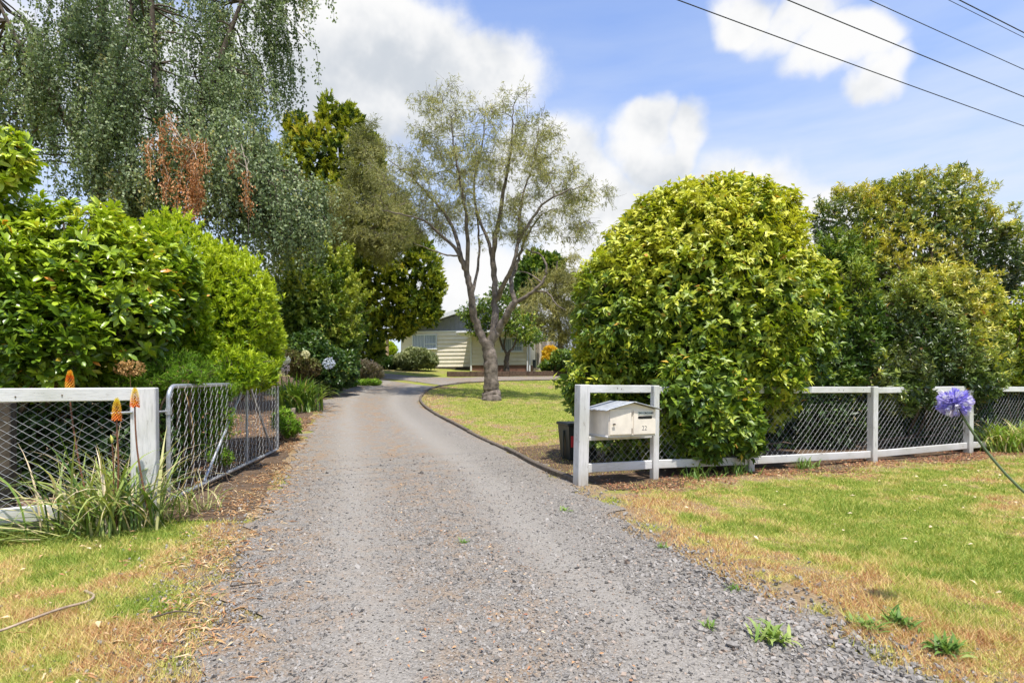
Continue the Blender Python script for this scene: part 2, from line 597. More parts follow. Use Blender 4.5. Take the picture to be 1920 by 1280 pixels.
def dryness(x, y):
    """0 green .. 1 straw: worn beside the gravel and in patches"""
    dd = np.minimum(edge_dist(x, y, R_EDGE, 4), edge_dist(x, y, L_EDGE, 4))
    n = fbm(x * .9 + 3.3, y * .9 + 8.1, 4)
    n2 = fbm(x * 2.7 + 13.3, y * 2.7 + 1.1, 3)
    s = sdist(x, y)
    left = x < -.8
    n3 = fbm(x * 1.9 + 51.3, y * 1.9 + 28.1, 4)
    front = np.clip((1.25 - dd / np.where(left, .75 + .7 * n, .75 + 2.2 * n)), 0, 1) * np.clip((n3 - .36) * 5.5, .12, 1)
    front = np.maximum(front, np.clip(1 - dd / .22, 0, 1))
    patch = np.clip((n2 * .5 + n * .6 - .50) * 4.0, 0, 1)
    strips = np.clip(np.sin((sdist(x, y) * .95 + x * .42) * 1.15 + 1.0 + n * 3.0) * 1.0 - .1, 0, 1)
    lawn = np.where(s > .3, strips * .6 * (n2 > .3) + .05, patch * .85)
    nf = np.exp(-((s + .25) / .42) ** 2) * .9 * (x > .2)
    n4 = fbm(x * 6.3 + 2.2, y * 6.3 + 71.0, 3)
    base = np.maximum(np.maximum(front * 1.1, lawn), nf)
    return np.clip(base * (.35 + 1.3 * n4) * np.where(s > .3, .75, 1) + (n4 - .45) * 1.1 - .02, 0, 1)


# ------------------------------------------------------------------ ground
def build_ground():
    fx = np.concatenate([[-900, -500, -250, -140, -90, -60, -42, -32, -26, -22], np.arange(-20, -5, .5), np.arange(-5, 10, .14), np.arange(10, 24, .5), [26, 30, 36, 46, 60, 90, 140, 250, 500, 900]])
    fy = np.concatenate([[-900, -400, -150, -60, -30, -15, -8, -4, -2, 0], np.arange(1, 14, .14), np.arange(14, 50, .5), [54, 60, 70, 85, 110, 150, 250, 500, 1000, 1900]])
    X, Y = np.meshgrid(fx, fy)
    Z = tz(X, Y)
    v = np.stack([X, Y, Z], -1).reshape(-1, 3)
    nx, ny = len(fx), len(fy)
    i, j = np.meshgrid(np.arange(nx - 1), np.arange(ny - 1))
    a = (j * nx + i).ravel()
    mb = MB(); mb.add(v, np.stack([a, a + 1, a + nx + 1, a + nx], -1))
    m, nt, b, out = new_mat('grass_ground')
    dry = attr(nt, 'dry')
    fine = noise_node(nt, 55, 4, .7)
    mid = noise_node(nt, 6, 5, .6)
    green = ramp_node(nt, fine, [(.3, (.15, .17, .025)), (.7, (.30, .32, .06))])
    straw = ramp_node(nt, fine, [(.3, (.17, .115, .065)), (.7, (.38, .28, .165))])
    k = nt.nodes.new('ShaderNodeMath'); k.operation = 'ADD'
    nt.links.new(dry, k.inputs[0]); nt.links.new(mrange(nt, mid, .3, .7, -.3, .3), k.inputs[1])
    c = mixc(nt, mrange(nt, k.outputs[0], .1, .8), green, straw)
    nt.links.new(c, b.inputs['Base Color'])
    b.inputs['Roughness'].default_value = .95; b.inputs['Specular IOR Level'].default_value = .1
    bump(nt, b, fine, .8, .02)
    g = mb.build('ground', m, smooth=True)
    at = g.data.attributes.new('dry', 'FLOAT', 'POINT')
    near = (np.abs(v[:, 0]) < 30) & (np.abs(v[:, 1]) < 55)
    dv = np.full(len(v), .35); dv[near] = dryness(v[near, 0], v[near, 1])
    at.data.foreach_set('value', dv.astype(np.float32))
    tag(g, 'mown grass ground with straw coloured dry patches', 'ground', kind='structure')
    return g


def loft(name, A, B, m, off, across=24, jitter=.0, parent=None):
    n = len(A)
    t = np.linspace(0, 1, across)
    if jitter:
        dirv = norm(B - A)
        ja = (fbm(A[:, 0] * 3.1, A[:, 1] * 3.1, 4) - .5) * jitter; jb = (fbm(B[:, 0] * 3.1 + 7, B[:, 1] * 3.1, 4) - .5) * jitter
        A = A + dirv * ja[:, None]; B = B + dirv * jb[:, None]
    p = A[:, None] * (1 - t)[None, :, None] + B[:, None] * t[None, :, None]
    z = tz(p[..., 0], p[..., 1]) + off
    v = np.concatenate([p, z[..., None]], -1).reshape(-1, 3)
    i, j = np.meshgrid(np.arange(n - 1), np.arange(across - 1), indexing='ij')
    a = (i * across + j).ravel()
    mb = MB(); mb.add(v, np.stack([a, a + 1, a + across + 1, a + across], -1))
    return mb.build(name, m, parent, smooth=True)


def gravel_mat():
    m, nt, b, out = new_mat('gravel')
    g = nt.nodes.new('ShaderNodeNewGeometry').outputs['Position']

    def voro(scale):
        v = nt.nodes.new('ShaderNodeTexVoronoi'); v.inputs['Scale'].default_value = scale
        nt.links.new(g, v.inputs['Vector']); return v
    v1, v2 = voro(88), voro(165)
    sep = nt.nodes.new('ShaderNodeSeparateColor'); nt.links.new(v1.outputs['Color'], sep.inputs[0])
    sep2 = nt.nodes.new('ShaderNodeSeparateColor'); nt.links.new(v2.outputs['Color'], sep2.inputs[0])
    c1 = ramp_node(nt, sep.outputs[0], [(0, (0.087, 0.079, 0.068)), (.3, (0.168, 0.153, 0.131)), (.7, (0.255, 0.232, 0.199)), (1, (0.377, 0.348, 0.303))])
    c2 = ramp_node(nt, sep2.outputs[0], [(0, (0.158, 0.142, 0.120)), (.6, (0.235, 0.213, 0.182)), (1, (0.306, 0.280, 0.242))])
    big = noise_node(nt, 1.3, 4, .55)
    c = mixc(nt, mrange(nt, big, .35, .65), c1, c2)
    # needles and dead leaf crumbs gathered along the crown of the drive
    crumbs = noise_node(nt, 5.5, 6, .7, g)
    patch = noise_node(nt, .85, 3, .5, g)
    k = nt.nodes.new('ShaderNodeMath'); k.operation = 'MULTIPLY'
    nt.links.new(mrange(nt, crumbs, .44, .62), k.inputs[0]); nt.links.new(attr(nt, 'litter'), k.inputs[1])
    k2 = nt.nodes.new('ShaderNodeMath'); k2.operation = 'MULTIPLY'
    nt.links.new(k.outputs[0], k2.inputs[0]); nt.links.new(mrange(nt, patch, .35, .6, .3, 1), k2.inputs[1])
    # compacted pale dust in the wheel tracks
    c = mixc(nt, mrange(nt, attr(nt, 'track'), 0, 1, 0, .65), c, ramp_node(nt, sep2.outputs[0], [(0, (0.240, 0.221, 0.191)), (1, (0.347, 0.320, 0.277))]))
    c = mixc(nt, k2.outputs[0], c, ramp_node(nt, sep2.outputs[1], [(0, (.17, .10, .055)), (1, (.38, .265, .15))]))
    nt.links.new(c, b.inputs['Base Color'])
    b.inputs['Roughness'].default_value = .9; b.inputs['Specular IOR Level'].default_value = .2
    inv = nt.nodes.new('ShaderNodeMath'); inv.operation = 'SUBTRACT'; inv.inputs[0].default_value = 1.0
    nt.links.new(v1.outputs['Distance'], inv.inputs[1])
    bump(nt, b, inv.outputs[0], .7, .012)
    return m


M['gravel'] = gravel_mat()
ground = build_ground()
drive = loft('driveway', L_EDGE, R_EDGE, M['gravel'], .010, 40, .75)
tag(drive, 'pale grey gravel driveway curving back to the house', 'driveway', kind='structure')


def litter_attr(o, c0=.45, w=.17):
    me = o.data
    v = np.empty(len(me.vertices) * 3, np.float32); me.vertices.foreach_get('co', v); v = v.reshape(-1, 3)
    dl, dr = edge_dist(v[:, 0], v[:, 1], L_EDGE, 4), edge_dist(v[:, 0], v[:, 1], R_EDGE, 4)
    t = dl / np.maximum(dl + dr, 1e-3)
    q = np.maximum(np.exp(-((t - c0) / w) ** 2) * .85, np.clip(1.25 - dl / .75, 0, 1) * (v[:, 0] < 0))
    q = np.maximum(q, np.clip(1 - dr / .35, 0, 1) * .6)
    q = np.clip(q * np.where(v[:, 1] > 7.5, 1.35, 1.0), 0, 1)
    tr = np.maximum(np.exp(-((t - .24) / .085) ** 2), np.exp(-((t - .70) / .085) ** 2)) * (dl + dr < 6)
    a = me.attributes.new('track', 'FLOAT', 'POINT'); a.data.foreach_set('value', tr.astype(np.float32))
    a = me.attributes.new('litter', 'FLOAT', 'POINT'); a.data.foreach_set('value', q.astype(np.float32))


litter_attr(drive)
# side branch of the drive along the back of the lawn
b0 = curve([G(700, 708), G(780, 716), G(830, 722), G(900, 716), G(980, 713.5), G(1060, 711.5), G(1140, 710.5)], 80)
b1 = curve([G(712, 700), G(760, 704), G(830, 708), G(900, 707), G(980, 706), G(1060, 705), G(1140, 704.5)], 80)
branch = loft('driveway_branch', b0, b1, M['gravel'], .016, 8)
litter_attr(branch)
tag(branch, 'far gravel branch of the drive passing behind the lawn', 'driveway', kind='structure')

# bare soil under the fence and the garden bed left of the gate
M['soil'] = plain('soil_bed', (.125, .085, .055), .95, 0, .55, 22, .1, .8)
sa = np.array([FP(u, .30 + .2 * math.sin(u * 2.1), 0)[:2] for u in np.linspace(.15, 11, 90)])
sb = np.array([FP(u, -3.2 - .25 * math.sin(u), 0)[:2] for u in np.linspace(.6, 11, 90)])
tag(loft('soil_bed', sa, sb, M['soil'], .008, 16, .3), 'dark bare soil under the right hand fence and shrubs', 'soil', kind='structure')
sa = L_EDGE[(L_EDGE[:, 1] > 4.9) & (L_EDGE[:, 1] < 27)] - np.array([.12, 0])
sb = sa - np.array([5.5, .5])
tag(loft('garden_bed', sa, sb, M['soil'], .008, 16, .3), 'dark garden bed soil left of the drive behind the gate', 'soil', kind='structure')

# ------------------------------------------------------------------ gravel stones
def stone_mesh_arrays(rng):
    c = np.array([(x, y, z) for x in (-1, 1) for y in (-1, 1) for z in (-1, 1)], float)
    c = c * rng.uniform(.38, 1.0, (8, 3)); c[:, 2] *= .62
    f = np.array([(0, 1, 3, 2), (4, 6, 7, 5), (0, 4, 5, 1), (2, 3, 7, 6), (1, 5, 7, 3), (0, 2, 6, 4)])
    return c, f


def build_stones():
    m, nt, b, out = new_mat('stone')
    c = ramp_node(nt, attr(nt), [(0, (0.087, 0.081, 0.071)), (.3, (0.173, 0.158, 0.136)), (.7, (0.270, 0.246, 0.212)), (.93, (0.388, 0.358, 0.313)), (1, (.36, .26, .18))])
    n = noise_node(nt, 90, 3)
    nt.links.new(mixc(nt, .35, c, ramp_node(nt, n, [(.3, (.12, .113, .106)), (.7, (.33, .31, .287))])), b.inputs['Base Color'])
    b.inputs['Roughness'].default_value = .8; b.inputs['Specular IOR Level'].default_value = .25
    rng = np.random.default_rng(3)
    n = 135000
    # more of them near the camera where each one can be seen
    u = rng.random(n)
    y = 1.7 * (9.5 / 1.7) ** u
    x = rng.uniform(-3.6, 2.6, n)
    ok = inside(x, y, DRIVE_POLY)
    nearR = edge_dist(x, y, R_EDGE, 3)
    spill = (~ok) & (rng.random(n) < np.exp(-np.minimum(nearR, edge_dist(x, y, L_EDGE, 3) * .6) / .16) * .7)
    # worn wheel tracks and the far part carry fewer loose stones
    tt = edge_dist(x, y, L_EDGE, 3); tt = tt / (tt + nearR)
    track = np.maximum(np.exp(-((tt - .27) / .09) ** 2), np.exp(-((tt - .70) / .09) ** 2))
    keep = (ok | spill) & (rng.random(n) < np.clip((9.5 - y) / 6.0, 0, 1) * (1 - .6 * track))
    x, y, nearR = x[keep], y[keep], nearR[keep]
    n = len(x)
    loose = np.exp(-nearR / .55) * np.clip((4.6 - y) / 2.0, 0, 1) * (x > 0)      # coarse loose stone by the road edge
    size = .0047 * rng.lognormal(0, .38, n) * (1 + 1.0 * loose) * (1 + .06 * (y - 2))
    size *= np.where(rng.random(n) < .04, 1.45, 1)
    tv = [stone_mesh_arrays(rng) for _ in range(12)]
    mb = MB()
    k = rng.integers(0, 12, n)
    R_ = rng.uniform(0, 2 * np.pi, n); tl = rng.normal(0, .38, (n, 2))
    z = tz(x, y) + .010 + size * .06
    r = np.clip(rng.normal(.62, .27, n), 0, 1)
    big = np.argsort(-(size / y))[:300]
    isbig = np.zeros(n, bool); isbig[big] = True
    for i in range(12):
        s = (k == i) & ~isbig
        v, f = tv[i]
        c_, s_ = np.cos(R_[s]), np.sin(R_[s])
        vx = v[None, :, 0] * c_[:, None] - v[None, :, 1] * s_[:, None]
        vy = v[None, :, 0] * s_[:, None] + v[None, :, 1] * c_[:, None]
        vz = v[None, :, 2] + vx * tl[s, 0:1] + vy * tl[s, 1:2]
        q = np.stack([vx, vy, vz], -1) * size[s][:, None, None] + np.stack([x[s], y[s], z[s]], -1)[:, None]
        ff = f[None, :5] + (np.arange(s.sum()) * 8)[:, None, None]      # the underside lies in the ground
        mb.add(q.reshape(-1, 3), ff.reshape(-1, 4), np.repeat(r[s], 5))
    mb.build('gravel_stones', m, drive, kind='stuff')
    protos = []
    for i in range(12):
        g_ = (1 + 5 ** .5) / 2
        iv = np.array([(-1, g_, 0), (1, g_, 0), (-1, -g_, 0), (1, -g_, 0), (0, -1, g_), (0, 1, g_), (0, -1, -g_), (0, 1, -g_), (g_, 0, -1), (g_, 0, 1), (-g_, 0, -1), (-g_, 0, 1)]) / 1.9
        iff = np.array([(0, 11, 5), (0, 5, 1), (0, 1, 7), (0, 7, 10), (0, 10, 11), (1, 5, 9), (5, 11, 4), (11, 10, 2), (10, 7, 6), (7, 1, 8), (3, 9, 4), (3, 4, 2), (3, 2, 6), (3, 6, 8), (3, 8, 9), (4, 9, 5), (2, 4, 11), (6, 2, 10), (8, 6, 7), (9, 8, 1)])
        p = MB(); p.add(iv * rng.uniform(.7, 1.05, (12, 3)) * rng.uniform(.7, 1.1, 3) * (1, 1, .6), iff, rng.uniform(.15, .9)); protos.append(p.mesh('stone', m))
    for j in big:
        o = bpy.data.objects.new('stone', protos[k[j]]); COL.objects.link(o); o.parent = drive
        o.location = (x[j], y[j], z[j] + size[j] * .15); o.scale = (size[j],) * 3; o.rotation_euler = (tl[j, 0], tl[j, 1], R_[j])


build_stones()

# ------------------------------------------------------------------ grass
def grass_patch(name, label, x, y, h, w, m, lean=.5, parent=None):
    n = len(x)
    z = tz(x, y)
    a = RNG.uniform(0, 2 * np.pi, n)
    base = np.stack([x, y, z], 1)
    side = np.stack([np.cos(a), np.sin(a), np.zeros(n)], 1)
    b2 = RNG.uniform(0, 2 * np.pi, n); ln = RNG.uniform(.1, 1, n) * lean
    tip = base + np.stack([np.cos(b2) * ln * h, np.sin(b2) * ln * h, h], 1)
    v = np.stack([base - side * w[:, None] * .5, base + side * w[:, None] * .5, tip], 1)
    dry = dryness(x, y)
    r = np.clip(dry * .8 + RNG.normal(.07, .2, n), 0, 1)
    mb = MB(); mb.add(v.reshape(-1, 3), np.arange(n * 3).reshape(n, 3), r)
    o = mb.build(name, m, parent)
    return tag(o, label, 'grass', kind='stuff')


M['grass'] = leaf_mat('grass_blade', [(0, (.14, .21, .03)), (.25, (.28, .315, .06)), (.5, (.44, .40, .12)), (.8, (.52, .38, .18)), (1, (.34, .17, .08))], .3, .6, .2, tcol=(1.1, 1.1, .7))


def sample_verge(n, xr, yr, pw=1.0):
    u = RNG.random(n)
    y = yr[0] * (yr[1] / yr[0]) ** u
    x = RNG.uniform(*xr, n) * np.clip(y / yr[1] + .35, 0, 1) if pw else RNG.uniform(*xr, n)
    return x, y


def build_grass():
    # right verge
    n = 300000
    u = RNG.random(n); y = 1.9 * (10.6 / 1.9) ** u
    x = RNG.uniform(.7, 1.12, n) * 0 + RNG.uniform(.7, 1.0, n) * 0 + (RNG.random(n) * (1.12 * y + .8 - .75) + .75)
    s = sdist(x, y)
    ok = (s < -.12) & ~inside(x, y, DRIVE_POLY)
    dr = edge_dist(x, y, R_EDGE, 4)
    ok &= RNG.random(n) < np.clip(dr / .45, .04, 1) * np.where(s > -.75, .25, 1) * (fbm(x * 3.7, y * 3.7, 3) > .42 - dr * .45)
    x, y = x[ok], y[ok]
    h = RNG.uniform(.010, .036, len(x)) * (1 + 2.2 * (fbm(x * 3.2, y * 3.2, 3) - .42)).clip(.3, 2.2); w = .0022 + .0009 * y
    grass_patch('verge_grass', 'sunlit mown grass verge right of the drive, browned along the gravel', x, y, h, w, M['grass'], 1.5)
    # left verge
    n = 110000
    u = RNG.random(n); y = 1.9 * (4.9 / 1.9) ** u
    x = -1.2 - RNG.random(n) * (1.0 * y + .4 - .9).clip(.4)
    s = sdist(x, y)
    ok = (s < .1) & ~inside(x, y, DRIVE_POLY)
    dr = edge_dist(x, y, L_EDGE, 4)
    ok &= RNG.random(n) < np.clip(dr / .6, .03, 1) * (fbm(x * 3.7, y * 3.7, 3) > .40 - dr * .35)
    x, y = x[ok], y[ok]
    h = RNG.uniform(.014, .045, len(x)) * (1 + .8 * (fbm(x * 2.2, y * 2.2, 3) - .4)); w = .0022 + .0009 * y
    grass_patch('verge_grass', 'small patch of rough green grass left of the gravel in the foreground', x, y, h, w, M['grass'], 1.5)
    # lawn inside the kerb
    n = 150000
    u = RNG.random(n); y = 7.0 * (27 / 7.0) ** u
    x = RNG.random(n) * 13.5 - 4.5
    s = sdist(x, y)
    lawn_poly = np.concatenate([KERB, [G(1200, 760), FP(7, -2.5)[:2], FP(1.2, -.4)[:2]]])
    ok = inside(x, y, lawn_poly) & (s > .5)
    x, y = x[ok], y[ok]
    h = RNG.uniform(.012, .03, len(x)); w = .006 + .0009 * y
    grass_patch('lawn_grass', 'striped mown lawn inside the curved kerb under the tree', x, y, h, w, M['grass'], 1.0)


build_grass()

# ------------------------------------------------------------------ kerb along the lawn
def build_kerb():
    t = empty('kerb', 'low grey concrete edging curving round the lawn', 'kerb')
    m = plain('kerb_concrete', (.135, .11, .085), .9, 0, .4, 16, .2, .5)
    k = KERB
    i = 0
    while i + 6 < len(k):
        seg = k[i:i + 7]
        nrm = norm(np.stack([-(np.gradient(seg[:, 1])), np.gradient(seg[:, 0])], 1))
        seg = seg.copy(); d = norm(seg[-1] - seg[0]); seg[0] += d * .008; seg[-1] -= d * .008
        z = tz(seg[:, 0], seg[:, 1])
        hgt = .062 + RNG.uniform(-.012, .012); w = .036
        prof = [(-w, -.05), (-w, hgt - .012), (-w + .012, hgt), (w - .012, hgt), (w, hgt - .012), (w, -.05)]
        v = np.array([[(*(seg[a] + nrm[a] * p[0]), z[a] + p[1]) for p in prof] for a in range(len(seg))])
        f = []
        for a in range(len(seg) - 1):
            for b in range(5):
                q = a * 6 + b
                f.append((q, q + 1, q + 7, q + 6))
        mb = MB(); mb.add(v.reshape(-1, 3), f)
        mb.add(v[0], [list(range(6))]); mb.add(v[-1], [list(range(6))[::-1]])
        mb.build('kerb_block', m, t)
        i += 6


build_kerb()

# ------------------------------------------------------------------ fences
AX = np.array([[E1[0], E1[1], 0], [NR[0], NR[1], 0], [0, 0, 1]])     # along, towards road, up


def fence_post(parent, u, w, top, name='post', lean=0.0, bottom=-.15, mat='white', o=0.0):
    mb = MB()
    mb.box((0, 0, (top + bottom) / 2), (w, w, top - bottom), AX, .008)
    ob = mb.build(name, M[mat], parent)
    p = FP(u, o)
    ob.location = (p[0], p[1], 0)
    ob.rotation_euler = (0, lean, 0)
    return ob


def rail(parent, u0, u1, z0, z1, hgt, thick=.045, o=0.0, name='rail', mat='white_rail'):
    a, b = FP(u0, o, z0), FP(u1, o, z1)
    d = (b - a); L = np.linalg.norm(d); d /= L
    side = np.array([NR[0], NR[1], 0]); up = np.cross(d, side) * -1
    up = norm(np.cross(side, d)) * -1 if np.cross(side, d)[2] < 0 else norm(np.cross(side, d))
    mb = MB(); mb.box((a + b) / 2, (L, thick, hgt), np.array([d, side, up]), .006)
    return mb.build(name, M[mat], parent)


def nails(parent, pts, m='twig'):
    for p in pts:
        mb = MB()
        q = np.array(p); n3 = np.array([NR[0], NR[1], 0])
        mb.tube([q - n3 * .004, q + n3 * .003], .006, 6)
        mb.build('nail', M[m], parent)


def chain_link(parent, A, B, zb0, zb1, zt0, zt1, pitch=.062, aspect=.8, rad=.0016, name='wire_mesh', sag=.004):
    """diamond netting hung between two plan points"""
    A = np.array(A[:2]); B = np.array(B[:2]); L = np.linalg.norm(B - A)
    mb = MB()
    slope = aspect
    def pt(u, v, off):
        t = u / L
        q = A + (B - A) * t
        nn = np.array([-(B - A)[1], (B - A)[0]]) / L
        q = q + nn * (off + sag * math.sin(u * 3.1) * math.sin(v * 5)) + RNG.normal(0, .0035, 2)
        v = v + (RNG.normal(0, .006) if .02 < v < .98 else 0)
        zb, zt = zb0 + (zb1 - zb0) * t, zt0 + (zt1 - zt0) * t
        return (q[0], q[1], zb + (zt - zb) * v)
    Hm = (zt0 - zb0 + zt1 - zb1) / 2
    run = Hm * slope
    n = int((L + run) / pitch) + 1
    for sgn in (1, -1):
        for i in range(-int(run / pitch) - 1, n + 1):
            u0 = i * pitch
            u1 = u0 + run
            lo, hi = max(0, u0), min(L, u1)
            if hi - lo < .01: continue
            va, vb = (lo - u0) / run, (hi - u0) / run
            pts = []
            for q in np.linspace(0, 1, 5):
                u = lo + (hi - lo) * q; v = va + (vb - va) * q
                uu, vv = (u, v) if sgn > 0 else (L - u, v)
                pts.append(pt(uu, vv, sgn * rad * .8))
            mb.tube(pts, rad, 4, cap=False)
    return mb.build(name, M['wire'], parent)


def build_right_fence():
    t = empty('fence', 'white post and rail fence with wire netting, right of the drive', 'fence')
    U = [0.0, 1.06, 2.65, 5.18, 7.68, 10.2]
    W = [.135, .085, .10, .11, .11, .11]
    top = [1.195, 1.185, .98, 1.165, 1.10, 1.15]
    low = [.165, .155, .115, .075, .10, .11]
    for u, w, h in zip(U, W, top):
        fence_post(t, u, w, h, lean=.02 if u == 0 else RNG.uniform(-.012, .012))
    rail(t, .075, 1.0, 1.145, 1.14, .092, .045)
    rail(t, 1.11, 5.12, 1.125, 1.115, .09, .045)
    rail(t, 5.245, 7.6, 1.105, 1.12, .09, .045)
    rail(t, 7.75, 10.14, 1.12, 1.10, .09, .045)
    nails(t, [FP(.5, .0235, 1.15), FP(.56, .0235, 1.145), FP(4.4, .0235, 1.12), FP(4.5, .0235, 1.11), FP(4.95, .0235, 1.12)])
    for i in range(5):
        a, b = U[i] + W[i] / 2 + .004, U[i + 1] - W[i + 1] / 2 - .004
        rail(t, a, b, low[i] + .05, low[i + 1] + .05, .105, .045)
        zt = 1.09 if i else .54
        chain_link(t, FP(a, -.028), FP(b, -.028), low[i] + .02, low[i + 1] + .02, zt, 1.08 if i else .54, .092 if i == 0 else .10, 1.0)
    # shelf rail that carries the letterbox
    rail(t, .072, 1.01, .562, .562, .05, .05, name='shelf_rail')
    return t


right_fence = build_right_fence()


def build_left_fence():
    t = empty('fence', 'white gatepost and rails with wire netting left of the gate', 'fence')
    fence_post(t, -4.32, .185, 1.17, lean=-.012)
    rail(t, -7.4, -4.415, 1.105, 1.115, .11, .05)
    rail(t, -7.4, -4.415, .10, .175, .125, .05)
    rail(t, -7.4, -4.415, -.02, .055, .14, .045, o=-.03, name='ground_board', mat='grey_wood')
    chain_link(t, FP(-7.4, -.03), FP(-4.42, -.03), .14, .22, 1.08, 1.08, .098, 1.35)
    fence_post(t, -5.40, .15, 1.05, name='strainer_post', mat='dark_wood', o=-.34)
    nails(t, [FP(-4.9, .028, 1.11), FP(-5.2, .028, 1.1), FP(-5.0, .028, .16)])
    # wire strainer bolt reaching from the netting to the gatepost
    mb = MB(); mb.tube([FP(-4.56, .05, .955), FP(-4.40, .10, .965)], .011, 8); mb.build('bolt', M['galv'], t)


build_left_fence()


def build_gate():
    t = empty('gate', 'open galvanised steel farm gate covered in wire netting', 'gate')
    A, B = np.array([-3.235, 5.36]), np.array([-3.775, 9.16])
    za, zb = .11, .15
    H = 1.07
    def g(u, v):
        q = A + (B - A) * u
        return (q[0], q[1], (za + (zb - za) * u) + v * H)
    rr = .0215
    def rnd(u0, u1):
        pts = []
        cr = .12; Lg = 3.84
        cu = cr / Lg
        cv = cr / H
        # closed frame with rounded top corners
        pts.append(g(0, 0)); pts.append(g(0, 1 - cv))
        for a in np.linspace(.2, 1, 5): pts.append(g(cu * (1 - math.cos(a * math.pi / 2)), 1 - cv + cv * math.sin(a * math.pi / 2)))
        pts.append(g(.5, 1.0))
        for a in np.linspace(0, 1, 6): pts.append(g(1 - cu + cu * math.sin(a * math.pi / 2), 1 - cv * (1 - math.cos(a * math.pi / 2))))
        pts.append(g(1, 0))
        return pts
    mb = MB(); mb.tube(rnd(0, 1), rr, 8); mb.build('frame', M['galv'], t, True)
    mb = MB(); mb.tube([g(-.004, 0), g(1.004, 0)], rr, 8); mb.build('bottom_bar', M['galv'], t, True)
    for (u0, v0, u1, v1) in ((.22, .02, .57, .98), (.60, .02, .60, .98), (.63, .98, .92, .02)):
        mb = MB(); mb.tube([g(u0, v0), g(u1, v1)], .016, 8); mb.build('brace', M['galv'], t, True)
    # twisted netting
    L = 3.84; pitch = .082; hh = .105
    mb = MB()
    nn = np.array([(B - A)[1], -(B - A)[0]]) / L
    n = int(L / pitch); rows = int(H / hh)
    for i in range(n):
        pts = []
        for j in range(rows * 2 + 1):
            v = j / (rows * 2)
            u = (i + .5 + (.5 if (j % 2 == 0) else 0) * (1 if i % 2 else -1) * 1.0) * pitch / L
            q = np.array(g(min(max(u, 0), 1), v)); q[:2] += nn * (.024)
            pts.append(q)
        mb.tube(pts, .0018, 4, cap=False)
    mb.build('wire_mesh', M['gate_wire'], t)
    for v in (.12, .78):
        p = np.array(g(0, v)); mb = MB()
        mb.tube([p + (-.07, -.30, 0), p + (-.015, 0.0, 0)], .011, 8); mb.tube([p - (0, 0, .03), p + (0, 0, .03)], .03, 8)
        mb.build('hinge', M['galv'], t)


build_gate()


# ------------------------------------------------------------------ letterbox
def text_mesh(name, s, size, m, parent, loc, ax, extrude=.0008, bold=0.0):
    cu = bpy.data.curves.new(name, 'FONT'); cu.body = s; cu.size = size; cu.extrude = extrude; cu.align_x = 'CENTER'; cu.align_y = 'CENTER'
    cu.offset = bold
    o = bpy.data.objects.new(name + '_tmp', cu); COL.objects.link(o)
    dg = bpy.context.evaluated_depsgraph_get()
    me = bpy.data.meshes.new_from_object(o.evaluated_get(dg))
    bpy.data.objects.remove(o)
    me.materials.clear(); me.materials.append(m)
    ob = bpy.data.objects.new(name, me); COL.objects.link(ob); ob.parent = parent
    mw = Matrix(((ax[0][0], ax[2][0], ax[1][0], loc[0]), (ax[0][1], ax[2][1], ax[1][1], loc[1]), (ax[0][2], ax[2][2], ax[1][2], loc[2]), (0, 0, 0, 1)))
    ob.matrix_local = mw
    return ob


